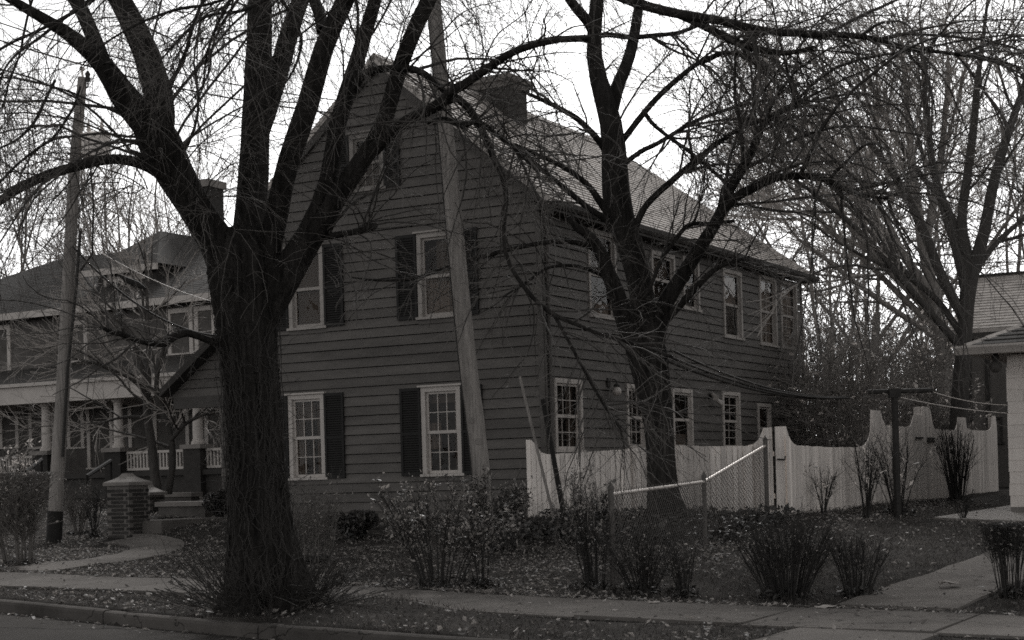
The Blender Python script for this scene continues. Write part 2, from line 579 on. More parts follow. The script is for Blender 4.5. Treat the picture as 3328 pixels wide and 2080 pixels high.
bed = MB()
for a, b in zip(es[:-1], es[1:]):
    bed.quad(EC(a, walk_near(a) - .03, float(zs(a)) + .004), EC(b, walk_near(b) - .03, float(zs(b)) + .004),
             EC(b, walk_far(b) + .03, float(zs(b)) + .004), EC(a, walk_far(a) + .03, float(zs(a)) + .004))
sidewalk = bed.build("sidewalk", M['joint'], origin=(0, 0, 0)); tag(sidewalk, kind="structure")
e = -32.0
while e < 14:
    L = random.uniform(1.5, 1.9)
    mb = MB()
    n0, f0, n1, f1 = (float(walk_near(e)), float(walk_far(e)), float(walk_near(e + L)), float(walk_far(e + L)))
    g = 0.012
    ring = [(e + g, n0), (e + L - g, n1), (e + L - g, f1), (e + g, f0)]
    tl = [random.uniform(-.012, .012) for _ in range(4)]
    mb.prism([EC(a, c, float(zs(a)) - 0.05) for a, c in ring],
             [EC(a, c, float(zs(a)) + 0.032 + t) for (a, c), t in zip(ring, tl)])
    mb.build("slab", M['walk'], sidewalk)
    e += L

PATHS = []      # (centre line (k,2), half width) for keeping grass and leaves off
def path(name, pts, width, m, lift=0.032, joint=1.5, partname="slab"):
    P = np.array([p[:2] for p in pts])
    P = crom(P, 60)
    PATHS.append((P, width / 2))
    d = np.gradient(P, axis=0); d /= np.linalg.norm(d, axis=1, keepdims=True)
    nrm = np.stack([-d[:, 1], d[:, 0]], 1)
    cum = np.concatenate([[0], np.cumsum(np.linalg.norm(np.diff(P, axis=0), axis=1))])
    tot = cum[-1]
    n = max(1, int(tot / joint))
    root = None
    bm_ = MB()
    for i in range(len(P) - 1):
        a, b = P[i], P[i + 1]
        w = width / 2 + 0.02
        q = [a - nrm[i] * w, b - nrm[i + 1] * w, b + nrm[i + 1] * w, a + nrm[i] * w]
        bm_.quad(*[(p[0], p[1], tz(p[0], p[1]) + lift - 0.03) for p in q])
    root = bm_.build(name, M['joint'], origin=(0, 0, 0)); tag(root, kind="structure")
    for k in range(n):
        mb = MB()
        sub = np.linspace(tot * k / n + 0.008, tot * (k + 1) / n - 0.008, 6)
        cx = np.interp(sub, cum, P[:, 0]); cy = np.interp(sub, cum, P[:, 1])
        nx = np.interp(sub, cum, nrm[:, 0]); ny = np.interp(sub, cum, nrm[:, 1])
        for i in range(5):
            q = [(cx[i] - nx[i] * width / 2, cy[i] - ny[i] * width / 2), (cx[i + 1] - nx[i + 1] * width / 2, cy[i + 1] - ny[i + 1] * width / 2),
                 (cx[i + 1] + nx[i + 1] * width / 2, cy[i + 1] + ny[i + 1] * width / 2), (cx[i] + nx[i] * width / 2, cy[i] + ny[i] * width / 2)]
            bot, top = slab_prism(q, 0.08, lift)
            mb.prism(bot, top)
        mb.build(partname, m, root)
    return root

path("garden_path", [G(40, 1352), G(150, 1338), G(235, 1330), G(300, 1318), G(350, 1306), G(372, 1292), G(345, 1281), G(300, 1276)], 0.95, M['walk'])
path("front_walk", [G(2115, 1440), G(2200, 1406), G(2300, 1366), G(2420, 1322), G(2560, 1282)], 1.25, M['walk'])
path("apron_walk", [G(2085, 1485), G(2010, 1508), G(1900, 1545)], 1.25, M['walk'])
pt = [G(2205, 1227), G(2384, 1199), G(2470, 1190), G(2560, 1240), G(2330, 1233)]
mb = MB()
mb.prism([(p[0], p[1], p[2] - 0.05) for p in pt], [(p[0], p[1], p[2] + 0.04) for p in pt])
patio = mb.build("patio", M['patio']); tag(patio, kind="structure")
# ------------------------------------------------------------------ walls and windows
def cut(lo, hi, holes):
    """the intervals of [lo, hi] outside holes"""
    out = []
    x = lo
    for a, b in sorted(holes):
        if b <= x: continue
        if a >= hi: break
        if a > x: out.append((x, a))
        x = max(x, b)
    if x < hi: out.append((x, hi))
    return out

def boards(root, F, z0, z1, expo, lim, holes, m, name="siding_board", proud=0.034, maxlen=4.4):
    """lap boards: lim(z) -> (lo, hi) along the wall; holes: (a0, a1, z0, z1)"""
    n = int(math.ceil((z1 - z0) / expo - 1e-6))
    for i in range(n):
        za, zb = z0 + i * expo, min(z0 + (i + 1) * expo, z1)
        la, ha = lim(za); lb, hb = lim(zb)
        act = [h for h in holes if h[2] < zb - 0.004 and h[3] > za + 0.004]
        w0 = lambda z: proud - (proud - .005) * (z - za) / expo
        # slips of board above and below an opening that ends inside this course
        for h in act:
            for y0, y1 in ((za, h[2] - .002), (h[3] + .002, zb)):
                if y1 - y0 > .012:
                    mb = MB()
                    mb.hexa([F(h[0], y0, 0), F(h[1], y0, 0), F(h[1], y0, w0(y0)), F(h[0], y0, w0(y0)),
                             F(h[0], y1, 0), F(h[1], y1, 0), F(h[1], y1, w0(y1)), F(h[0], y1, w0(y1))])
                    mb.build(name, m, root)
        for a, b in cut(la, ha, [(h[0], h[1]) for h in act]):
            if b - a < 0.03: continue
            L = b - a
            k = max(1, int(math.ceil(L / maxlen)))
            cutp = [a] + sorted(a + L * (j + random.uniform(-.25, .25)) / k for j in range(1, k)) + [b]
            for p, q in zip(cutp[:-1], cutp[1:]):
                g = 0.0015
                p0 = p + (g if p > a else 0); q0 = q - (g if q < b else 0)
                p1, q1 = max(p0, lb), min(q0, hb)
                if q1 - p1 < 0.01:
                    mid = (p1 + q1) / 2; p1 = mid - .005; q1 = mid + .005
                w = random.uniform(-.002, .003)
                dz = random.uniform(-.003, .003)
                mb = MB()
                zl = za + dz + .013     # gap added under every butt; dark core behind imitates its shadow line
                mb.hexa([F(p0, zl, 0), F(q0, zl, 0), F(q0, zl, proud + w), F(p0, zl, proud + w),
                         F(p1, zb, 0), F(q1, zb, 0), F(q1, zb, 0.005), F(p1, zb, 0.005)])
                mb.build(name, m, root)

def window(root, F, a0, a1, z0, z1, cols=3, rows=2, head=True, curtain=None, upper=None, cw=0.09, trim=None,
           meet=None, sillout=0.07, screen=False, depth=0.0):
    """double-hung window in a hole a0..a1, z0..z1 (casing included)"""
    t = trim or M['trim']
    mb = MB()
    o1 = 0.05
    mb.box(F, a0, a0 + cw, z0 + 0.05, z1 - cw, -0.05, o1)
    mb.box(F, a1 - cw, a1, z0 + 0.05, z1 - cw, -0.05, o1)
    mb.box(F, a0, a1, z1 - cw, z1, -0.05, o1 + .002)
    if head:
        mb.box(F, a0 - .05, a1 + .05, z1 + .001, z1 + .035, 0.0, o1 + .05)
    w = mb.build("window", t, root)
    s = MB(); s.box(F, a0 - 0.05, a1 + 0.05, z0, z0 + 0.048, -0.05, sillout)
    s.build("sill", t, w)
    ia, ib, iz0, iz1 = a0 + cw + .002, a1 - cw - .002, z0 + 0.052, z1 - cw - .002
    zm = iz0 + (iz1 - iz0) * (meet or 0.5)
    sw = 0.045
    for lo, hi, o in ((iz0, zm + .02, -0.035), (zm - .02, iz1, -0.005)):
        f = MB()
        f.box(F, ia, ia + sw, lo, hi, o - .03, o)
        f.box(F, ib - sw, ib, lo, hi, o - .03, o)
        f.box(F, ia + sw, ib - sw, lo, lo + sw * 1.3, o - .03, o)
        f.box(F, ia + sw, ib - sw, hi - sw, hi, o - .03, o)
        f.build("sash", t, w)
        ga, gb, g0, g1 = ia + sw, ib - sw, lo + sw * 1.3, hi - sw
        mw = 0.016
        for c in range(1, cols):
            x = ga + (gb - ga) * c / cols
            q = MB(); q.box(F, x - mw / 2, x + mw / 2, g0, g1, o - .022, o - .004); q.build("muntin", t, w)
        for r in range(1, rows):
            z = g0 + (g1 - g0) * r / rows
            q = MB(); q.box(F, ga, gb, z - mw / 2, z + mw / 2, o - .021, o - .003); q.build("muntin", t, w)
        for c in range(cols):
            for r in range(rows):
                x0, x1 = ga + (gb - ga) * c / cols, ga + (gb - ga) * (c + 1) / cols
                y0, y1 = g0 + (g1 - g0) * r / rows, g0 + (g1 - g0) * (r + 1) / rows
                tl = random.uniform(-.002, .002)
                q = MB(); q.quad(F(x0, y0, o - .014 - tl), F(x1, y0, o - .014 + tl), F(x1, y1, o - .014 + tl), F(x0, y1, o - .014 - tl))
                q.build("pane", M['glass'], w)
    if curtain:
        for lo, hi, l0, l1, mm in curtain:
            q = MB()
            n = 26
            xs = np.linspace(ia + (ib - ia) * lo, ia + (ib - ia) * hi, n)
            zz0, zz1 = iz0 + (iz1 - iz0) * l0, iz0 + (iz1 - iz0) * l1
            ph = random.uniform(0, 6)
            off = [0.018 * math.sin(j * 1.9 + ph) + .008 * math.sin(j * 3.1) for j in range(n)]
            if mm is M['shade']: off = [0] * n
            for j in range(n - 1):
                q.quad(F(xs[j], zz0, -.10 + off[j]), F(xs[j + 1], zz0, -.10 + off[j + 1]),
                       F(xs[j + 1], zz1, -.10 + off[j + 1]), F(xs[j], zz1, -.10 + off[j]))
            q.build("curtain", mm, w)
    return w

def shutter(root, F, a0, a1, z0, z1):
    mb = MB()
    fw = 0.05
    zm = z0 + (z1 - z0) * 0.48
    mb.box(F, a0, a0 + fw, z0, z1, 0.036, 0.068)
    mb.box(F, a1 - fw, a1, z0, z1, 0.036, 0.068)
    for za, zb in ((z0, z0 + .07), (zm - .03, zm + .03), (z1 - .06, z1)):
        mb.box(F, a0 + fw, a1 - fw, za, zb, 0.036, 0.066)
    mb.box(F, a0 + fw, a1 - fw, z0 + .07, z1 - .06, 0.036, 0.040)
    s = mb.build("shutter", M['shutter'], root)
    lv = MB()
    for lo, hi in ((z0 + .08, zm - .04), (zm + .04, z1 - .07)):
        for z in np.arange(lo, hi - .03, 0.045):
            lv.hexa([F(a0 + fw, z, .060), F(a1 - fw, z, .060), F(a1 - fw, z + .006, .064), F(a0 + fw, z + .006, .064),
                     F(a0 + fw, z + .034, .042), F(a1 - fw, z + .034, .042), F(a1 - fw, z + .04, .046), F(a0 + fw, z + .04, .046)])
    tag(lv.build("louvers", M['shutter'], s), kind="stuff")
    return s

def shingle_rows(Rf, u0f, u1f, vlen, expo=0.14, tab=0.30, thick=0.012, single=None, m=None, limit=0, ragged=0.6):
    """courses of shingles on a roof plane Rf(u along eave, v up slope, o out). Returns one mesh builder;
    with single=(root, name) the first `limit` (lowest given order) are objects of their own"""
    mb = MB()
    n = int(math.ceil(vlen / expo))
    cnt = 0
    for r in range(n):
        va, vb = r * expo, min((r + 1) * expo + 0.03, vlen)
        lo, hi = u0f(va), u1f(va)
        lo2, hi2 = u0f(min(va + expo, vlen)), u1f(min(va + expo, vlen))
        off = (r % 2) * tab / 2 + random.uniform(-.02, .02)
        x = lo - off
        while x < hi:
            a, b = max(x, lo) + .002, min(x + tab, hi) - .002
            x += tab
            if b - a < 0.02: continue
            a2, b2 = max(a, lo2), min(b, hi2)
            if b2 - a2 < 0.01: a2, b2 = (a + b) / 2 - .005, (a + b) / 2 + .005
            d = random.uniform(-.004, .006) * ragged
            h = thick + random.uniform(-.003, .004)
            tgt = MB() if (single and cnt < limit) else mb
            tgt.hexa([Rf(a, va + d, 0.001), Rf(b, va + d, 0.001), Rf(b, va + d, h), Rf(a, va + d, h),
                      Rf(a2, vb, 0.001), Rf(b2, vb, 0.001), Rf(b2, vb, 0.004), Rf(a2, vb, 0.004)])
            if tgt is not mb:
                tgt.build(single[1], m, single[0])
                cnt += 1
    return mb

# ------------------------------------------------------------------ the dark clapboard house
d1 = -E_            # along the gable, to the left
d2 = B_             # along the side, away
nG, nS = -B_, E_
def FG(s, z, o=0.0):
    p = HC + d1 * s + nG * o; return (p[0], p[1], z)
def FS(t, z, o=0.0):
    p = HC + d2 * t + nS * o; return (p[0], p[1], z)
def gab(x, y):
    p = plane_hit(x, y, KN, HC, nG); return float(np.dot(p - HC, d1)), float(p[2])
def sid(x, y):
    p = plane_hit(x, y, KN, HC, nS); return float(np.dot(p - HC, d2)), float(p[2])

WID, DEP = 6.87, 14.2
HALF = WID / 2
RIDGE_Z, EAVE_Z, OVER = 9.72, 6.55, 0.34
SLOPE = (RIDGE_Z - EAVE_Z) / (HALF + OVER)
def roof_z(s):          # top of the roof over the gable at s
    return RIDGE_Z - abs(s - HALF) * SLOPE
BASE = 0.80

house = empty("clapboard_house", HC + UZ * BASE, "tall dark clapboard house with steep gable, black shutters and wide brick chimney", "house")

# inner core that closes the house behind boards and glass
mb = MB()
def ring(t):
    q = [(0.13, BASE - .3), (WID - .13, BASE - .3), (WID - .13, roof_z(WID) - .22), (HALF, RIDGE_Z - .32), (0.13, roof_z(0) - .22)]
    return [tuple(HC + d1 * s + d2 * t + UZ * z) for s, z in q]
mb.prism(ring(0.13), ring(10.0))
q1 = [(0.13, BASE - .3), (WID - .13, BASE - .3), (WID - .13, 6.3), (0.13, 6.3)]
mb.prism([tuple(HC + d1 * s + d2 * 10.0 + UZ * z) for s, z in q1], [tuple(HC + d1 * s + d2 * (DEP - .13) + UZ * z) for s, z in q1])
mb.build("wall", M['core'], house)
# foundation
mb = MB()
zf = 1.00
mb.box(FG, 0.0, WID, BASE - .5, zf, -0.10, 0.004)
mb.box(FS, 0.104, DEP, BASE - .5, zf, -0.10, 0.003)
mb.build("foundation", M['greywall'], house)

gw = {}
def span(f, xl, xr, yt, yb):
    xm = (xl + xr) / 2
    a = f(xl, (yt + yb) / 2)[0]; b = f(xr, (yt + yb) / 2)[0]
    return min(a, b), max(a, b), f(xm, yb)[1], f(xm, yt)[1]
GW = [  # xl, xr, top, bottom in the photograph, then the glazing and curtains
    ("lowl", 947, 1056, 1282, 1556, 3, 2, [(0, .26, 0, 1, M["curtain"]), (.74, 1, 0, 1, M["curtain"]), (.3, .7, .72, 1, M["shade"])]),  # drapes added to stand in for patchy reflections in the panes
    ("lowr", 1371, 1507, 1256, 1552, 3, 2, [(0.60, 1.0, 0.30, 0.62, M['curtain']), (0, .18, 0, 1, M['curtain']), (0, 1, .86, 1, M['shade'])]),
    ("upl", 940, 1056, 800, 1069, 1, 1, [(0, 1, 0.0, 0.5, M['shade']), (0, 1, .5, 1, M['shade'])]),
    ("upr", 1361, 1486, 757, 1038, 1, 1, [(0.12, 1.0, 0.02, 0.52, M['curtain']), (0.1, .62, .45, 1.0, M['shade'])]),
    ("attic", 1140, 1250, 432, 622, 3, 2, [(0, 1, .0, .5, M['shade'])]),
]
gh = []
for nm, xl, xr, yt, yb, c, r, cu in GW:
    a0, a1, z0, z1 = span(gab, xl, xr, yt, yb)
    gw[nm] = (a0, a1, z0, z1)
    gh.append((a0, a1, z0, z1))
# level the two rows
for a, b in (("lowl", "lowr"), ("upl", "upr")):
    z0 = (gw[a][2] + gw[b][2]) / 2; z1 = (gw[a][3] + gw[b][3]) / 2
    wd = (gw[a][1] - gw[a][0] + gw[b][1] - gw[b][0]) / 2
    for k in (a, b):
        cx = (gw[k][0] + gw[k][1]) / 2
        gw[k] = (cx - wd / 2, cx + wd / 2, z0, z1)
gh = list(gw.values())
EXPO = 0.186
boards(house, FG, zf - .02, RIDGE_Z - .25, EXPO,
       lambda z: ((0.07, WID) if z <= roof_z(0) - .2 else (HALF - (RIDGE_Z - .17 - z) / SLOPE, HALF + (RIDGE_Z - .17 - z) / SLOPE)),
       gh, M['siding'])
for nm, xl, xr, yt, yb, c, r, cu in GW:
    a0, a1, z0, z1 = gw[nm]
    window(house, FG, a0, a1, z0, z1, c, r, curtain=cu, trim=M['trim'] if nm[:3] == 'low' else (M['uppertrim'] if nm[:2] == 'up' else M['attictrim']))
    sw = 0.46 if nm != "attic" else 0.36
    shutter(house, FG, a0 - sw - .01, a0 - .01, z0 + .02, z1)
    shutter(house, FG, a1 + .01, a1 + sw + .01, z0 + .02, z1)

SW = [
    (1798, 1888, 1232, 1470, 3, 2, [(.62, 1, 0, 1, M['shade'])], None),
    (2033, 2096, 1250, 1462, 3, 2, None, None),
    (2182, 2247, 1264, 1462, 1, 1, [(.0, .9, 0, .25, M['curtain'])], None),
    (2345, 2402, 1274, 1462, 2, 3, None, None),
    (2460, 2502, 1312, 1470, 1, 1, [(0.0, 1, .55, 1, M['shade'])], None),
    (2560, 2608, 1320, 1470, 1, 2, None, None),
    (1907, 1998, 752, 1036, 1, 1, [(0, 1, .5, 1, M['shade']), (0, 1, 0, .18, M['curtain'])], None),
    (2113, 2189, 822, 998, 1, 1, [(0, 1, .5, 1, M['shade'])], None),
    (2215, 2268, 838, 1010, 1, 1, [(0, 1, .5, 1, M['shade'])], None),
    (2347, 2407, 880, 1102, 1, 1, [(0, 1, .52, 1, M['curtain'])], None),
    (2465, 2520, 900, 1126, 2, 3, [(0, 1, .0, 1, M['curtain'])], None),
    (2534, 2587, 918, 1136, 2, 3, [(0, 1, .0, 1, M['curtain'])], None),
]
sh = []
for w in SW:
    sh.append(span(sid, *w[:4]))
boards(house, FS, zf - .02, roof_z(0) - .16, EXPO, lambda z: (0.07, DEP), sh, M['siding'])
for w, h in zip(SW, sh):
    window(house, FS, *h, w[4], w[5], curtain=w[6], cw=0.085, head=False, trim=M['trim'] if w[2] > 1200 else M['uppertrim'])
# corner board, far corner board
mb = MB()
mb.box(FG, -0.028, 0.068, zf - .04, 6.50, -0.01, 0.042)
mb.box(FS, 0.012, 0.068, zf - .04, 6.50, -0.01, 0.041)
mb.build("corner_board", M['siding'], house)
mb = MB(); mb.box(FS, DEP, DEP + .07, zf - .04, 6.45, -0.01, 0.042); mb.build("corner_board", M['siding'], house)

# roof: right slope with a hip at the back, left slope
T0, T1, TH = -0.12, DEP + 0.30, 9.95          # front edge, back eave, end of the ridge
CSL = math.atan(SLOPE)
VL = (HALF + OVER) / math.cos(CSL)
def RR(u, v, o=0.0):     # right slope: u away from the street, v up
    s = -OVER + v * math.cos(CSL); z = EAVE_Z + v * math.sin(CSL)
    p = HC + d1 * s + d2 * (T0 + u) + UZ * z + (-d1 * math.sin(CSL) + UZ * math.cos(CSL)) * o
    return tuple(p)
def RL(u, v, o=0.0):
    s = WID + OVER - v * math.cos(CSL); z = EAVE_Z + v * math.sin(CSL)
    p = HC + d1 * s + d2 * (T0 + u) + UZ * z + (d1 * math.sin(CSL) + UZ * math.cos(CSL)) * o
    return tuple(p)
UEND = T1 - T0
def hip(v):
    return UEND - (UEND - (TH - T0)) * v / VL
mb = MB()
for Rf in (RR, RL):
    mb.hexa([Rf(0, 0, -.10), Rf(UEND, 0, -.10), Rf(UEND, 0, 0), Rf(0, 0, 0),
             Rf(0, VL - .01, -.10), Rf(TH - T0, VL - .01, -.10), Rf(TH - T0, VL - .01, 0), Rf(0, VL - .01, 0)])
cA = RR(UEND, 0, -.002); cB = RL(UEND, 0, -.002); cT = RR(TH - T0, VL, -.002)
mb.poly([cA, cB, cT])
roof = mb.build("roof", M['shingle'], house)
tag(shingle_rows(RR, lambda v: 0.0, hip, VL, 0.135, 0.32, thick=.026).build("shingles", M['shingle'], roof), kind="stuff")
tag(shingle_rows(RL, lambda v: 0.0, hip, VL, 0.135, 0.32, thick=.026).build("shingles", M['shingle'], roof), kind="stuff")
# ridge and hip caps
mb = MB()
def along(p, q, w, h):
    p, q = np.array(p), np.array(q); t = (q - p) / np.linalg.norm(q - p)
    side = np.cross(t, UZ); side /= np.linalg.norm(side); up = np.cross(side, t)
    r = [(-w, -.09 if h else 0), (0, 0.0), (w, -.09 if h else 0), (0, .03)]
    mb.prism([tuple(p + side * a + up * b) for a, b in r], [tuple(q + side * a + up * b) for a, b in r])
along(RR(0, VL, .02), RR(TH - T0, VL, .02), .13, 1)
along(cT, cA, .13, 1)
mb.build("ridge_cap", M['shingle'], roof)
# rake boards on the gable
for sgn in (1, -1):
    mb = MB()
    ra = []
    for s, z in ((HALF, RIDGE_Z - .112), (HALF + sgn * (HALF + OVER - .02), EAVE_Z - .09)):
        ra.append((s, z))
    (s0, z0), (s1, z1) = ra
    mb.hexa([FG(s0, z0 - .20, .037), FG(s1, z1 - .18, .037), FG(s1, z1 - .18, .10), FG(s0, z0 - .20, .10),
             FG(s0, z0, .037), FG(s1, z1, .037), FG(s1, z1, .10), FG(s0, z0, .10)])
    mb.build("rake_board", M['darktrim'], house)
# soffit, fascia and gutter along the side eave
mb = MB()
mb.box(FS, T0 + .02, T1, EAVE_Z - .16, EAVE_Z - .135, -0.02, OVER - .02)
mb.box(FS, T0 + .02, T1, EAVE_Z - .20, EAVE_Z - .02, OVER - .018, OVER)
mb.build("fascia", M['darktrim'], house)
mb = MB()
for a, b in zip(np.linspace(T0, T1, 8)[:-1], np.linspace(T0, T1, 8)[1:]):
    pr = [(OVER + .002, -.04), (OVER + .002, -.14), (OVER + .05, -.15), (OVER + .10, -.10), (OVER + .115, -.03), (OVER + .10, -.03), (OVER + .08, -.10)]
    mb.prism([FS(a, EAVE_Z + z, o) for o, z in pr], [FS(b, EAVE_Z + z, o) for o, z in pr])
mb.build("gutter", M['darktrim'], house)
mb = MB()
mb.tube([FS(.16, 6.3, .10), FS(.16, 6.1, .06), FS(.16, 3.5, .06), FS(.16, 1.0, .06)], [.035] * 4, 8)
mb.build("downspout", M['siding'], house)

# chimney
ct, cs_ = 4.3, HALF - 0.15
def FC(a, z, o):        # a to the left along the gable, o towards the street, from the chimney centre
    p = HC + d1 * (cs_ + a) + d2 * (ct - o); return (p[0], p[1], z)
mb = MB()
mb.box(FC, -.55, .55, RIDGE_Z - 1.4, 9.82, -.42, .42)
ch = mb.build("chimney", M['brick'], house)
mb = MB()
mb.box(FC, -.60, .60, 9.821, 9.94, -.47, .47)
mb.box(FC, -.66, .66, 9.941, 10.07, -.53, .53)
mb.build("chimney_cap", M['stone'], ch)

# wall lamps by the side windows
def globe_lamp(x, y):
    t, z = sid(x, y)
    mb = MB(); mb.box(FS, t - .08, t + .08, z + .02, z + .20, .026, .05)
    mb.tube([FS(t, z + .12, .05), FS(t, z + .17, .13), FS(t, z + .14, .20), FS(t, z + .05, .20)], [.014] * 4, 6)
    mb.lathe(FS(t, z + .02, .20), [(.03, .06), (.06, .03), (.06, .0)], 12)
    b = mb.build("wall_lamp", M['rust'], house)
    g = MB(); c = FS(t, z - .07, .20)
    g.lathe(c, [(.001, -.095)] + [(.095 * math.sin(a), -.095 * math.cos(a)) for a in np.linspace(.3, 2.8, 9)], 16)
    g.build("lamp_globe", M['lamp'], b, smooth=True)
globe_lamp(1974, 1262)
t_, z_ = sid(2303, 1286)
mb = MB(); mb.box(FS, t_ - .06, t_ + .06, z_ - .06, z_ + .06, .026, .06)
mb.tube([FS(t_, z_, .06), FS(t_ - .10, z_ + .02, .13)], [.02, .02], 6)
mb.tube([FS(t_, z_, .06), FS(t_ + .08, z_ - .06, .14)], [.02, .02], 6)
fl_ = mb.build("wall_lamp", M['rust'], house)
for da, dz in ((-.10, .02), (.10, -.10)):
    g = MB(); g.tube([FS(t_ + da, z_ + dz + .03, .12), FS(t_ + da * 1.4, z_ + dz - .03, .18), FS(t_ + da * 1.9, z_ + dz - .09, .25)], [.03, .05, .075], 12)
    g.build("lamp_head", M['lamp'], fl_)

# lean-to porch on the left of the house
def lean():
    sl, s1 = WID + 0.02, 9.1
    o_f = -0.35
    zt_, zb_ = 5.20, 3.62
    def top(s): return zt_ + (zb_ - zt_) * (s - sl) / (s1 - sl)
    mb = MB()
    mb.hexa([FG(sl, top(sl) - .16, o_f + .35), FG(s1, top(s1) - .16, o_f + .35), FG(s1, top(s1), o_f + .35), FG(sl, top(sl), o_f + .35),
             FG(sl, top(sl) - .16, -4.0), FG(s1, top(s1) - .16, -4.0), FG(s1, top(s1), -4.0), FG(sl, top(sl), -4.0)])
    r = mb.build("porch_roof", M['shingle2'], house)
    mb = MB(); mb.box(FG, WID + .02, 8.95, 3.20, 3.44, o_f - .02, o_f + .10); mb.build("porch_beam", M['darktrim'], house)
    hs = []
    boards(house, lambda s, z, o=0: FG(s, z, o + o_f), 1.0, 5.0, EXPO,
           lambda z: (WID + .02, 7.78) if z < 3.40 else (WID + .02, max(WID + .03, sl + (zt_ - .17 - z) / (zt_ - zb_) * (s1 - sl))), hs, M['siding'])
    mb = MB(); mb.box(FG, WID + .02, 7.78, .6, 5.0, -3.5, o_f - .02)
    mb.hexa([FG(WID + .02, 3.45, -3.5), FG(8.9, 3.45, -3.5), FG(8.9, 3.45, o_f - .02), FG(WID + .02, 3.45, o_f - .02),
             FG(WID + .02, 5.0, -3.5), FG(WID + .1, 5.0, -3.5), FG(WID + .1, 5.0, o_f - .02), FG(WID + .02, 5.0, o_f - .02)])
    mb.build("porch_wall", M['siding'], house)
lean()

# ------------------------------------------------------------------ the brick house on the left
LC = 34.1                     # distance line of the porch front
LP = EC(0, LC)
def FL(e, z, o=0.0):          # porch front frame
    return tuple(EC(e, LC - o, z))
def lft(x, y, back=0.0):
    p = plane_hit(x, y, KD, EC(0, LC + back), nG); return float(np.dot(p, E_)), float(p[2])
PB = 2.5                       # porch depth
def FW(e, z, o=0.0):           # wall frame behind the porch
    return tuple(EC(e, LC + PB - o, z))
eR = lft(470, 1000)[0]
lbase = tz(*EC(eR, LC)[:2]) - 0.1
lhouse = empty("porch_house", EC(eR - 4, LC, lbase), "brick house with long columned front porch and hipped dormer, behind the left utility pole", "house")
eL = eR - 16.0
eE = eR + 1.1
z_fascia0 = lft(200, 948)[1]; z_fascia1 = lft(200, 905)[1]
# walls
zev = lft(120, 735, PB)[1]
mb = MB()
mb.box(FW, eL, eE, lbase - .3, zev, -9.0, 0.0)
mb.build("wall", M['housebrick'], lhouse)
# roof, hipped
zr = lft(160, 610, PB + 4.5)[1]
mb = MB()
ov = .5
a, b, c_, d_ = FW(eL - ov, zev, ov), FW(eE + ov, zev, ov), FW(eE + ov, zev, -9.5), FW(eL - ov, zev, -9.5)
r1, r2 = FW(eL + 4, zr, -4.5), FW(eE - 3.8, zr, -4.5)
mb.quad(a, b, r2, r1); mb.poly([b, c_, r2]); mb.quad(c_, d_, r1, r2); mb.poly([d_, a, r1]); mb.quad(d_, c_, b, a)
lroof = mb.build("roof", M['shingle2'], lhouse)
mb = MB(); mb.box(FW, eL - ov, eE + ov, zev - .22, zev - .01, ov - .06, ov + .06)
mb.build("gutter", M['trim'], lhouse)
# shingle courses on the front slope
hl = math.hypot(5.0, zr - zev); sl_ = math.atan2(zr - zev, 5.0)
def RB(u, v, o=0):
    return FW(eL - ov + u, zev + v * math.sin(sl_) + o * math.cos(sl_), ov - v * math.cos(sl_) + o * math.sin(sl_))
tot_ = eE - eL + 2 * ov
tag(shingle_rows(RB, lambda v: 4.5 * v / hl, lambda v: tot_ - 4.3 * v / hl, hl, 0.17, 0.45).build("shingles", M['shingle2'], lroof), kind="stuff")
# dormer
de0, dz0 = lft(232, 690, PB + 1.0); de1, dz1 = lft(368, 625, PB + 1.0)
def FD(e, z, o=0.0): return tuple(EC(e, LC + PB + 1.0 - o, z))
mb = MB(); mb.box(FD, de0, de1, zev, dz1, -4.0, 0.0)
dorm = mb.build("dormer", M['shingle2'], lhouse)
mb = MB()
o_ = .35
zt2 = dz1 + 1.35; em = (de0 + de1) / 2
a, b, c_, d_ = FD(de0 - o_, dz1, o_), FD(de1 + o_, dz1, o_), FD(de1 + o_, dz1, -4.5), FD(de0 - o_, dz1, -4.5)
r1, r2 = FD(em, zt2, -1.6), FD(em, zt2, -4.5)
mb.poly([a, b, r1]); mb.quad(b, c_, r2, r1); mb.quad(d_, a, r1, r2); mb.quad(d_, c_, b, a); mb.poly([c_, d_, r2])
mb.build("dormer_roof", M['shingle2'], dorm)
mb = MB(); mb.box(FD, de0 - o_, de1 + o_, dz1 - .2, dz1 - .004, o_ - .05, o_ + .03); mb.build("dormer_fascia", M['trim'], dorm)
wdt = de1 - de0
for f0, f1 in ((.12, .46), (.54, .88)):
    window(lhouse, FD, de0 + wdt * f0, de0 + wdt * f1, dz0 + .05, dz1 - .3, 3, 1, cw=.09, trim=M['paintwhite'])
# left-house chimney
cx, cz = lft(487, 430, PB + 5.5)
def FLC(a, z, o): return tuple(EC(cx + a, LC + PB + 5.5 - o, z))
mb = MB(); mb.box(FLC, -.40, .40, zr - 1.5, cz - .25, -.4, .4); lc = mb.build("chimney", M['brick'], lhouse)
mb = MB(); mb.box(FLC, -.48, .48, cz - .249, cz, -.48, .48); mb.build("chimney_cap", M['stone'], lc)
# second-floor windows
for xl, xr, yt, yb in ((155, 208, 758, 856), (398, 458, 728, 838), (462, 512, 722, 830), (-30, 26, 770, 880)):
    e0 = lft(xl, 800, PB)[0]; e1 = lft(xr, 800, PB)[0]
    z1 = lft((xl + xr) / 2, yt, PB)[1]; z0 = lft((xl + xr) / 2, yb, PB)[1]
    window(lhouse, FW, e0, e1, z0, z1, 1, 1, cw=.14, trim=M['paintwhite'], curtain=[(0, 1, .5, 1, M['shade'])], head=False)
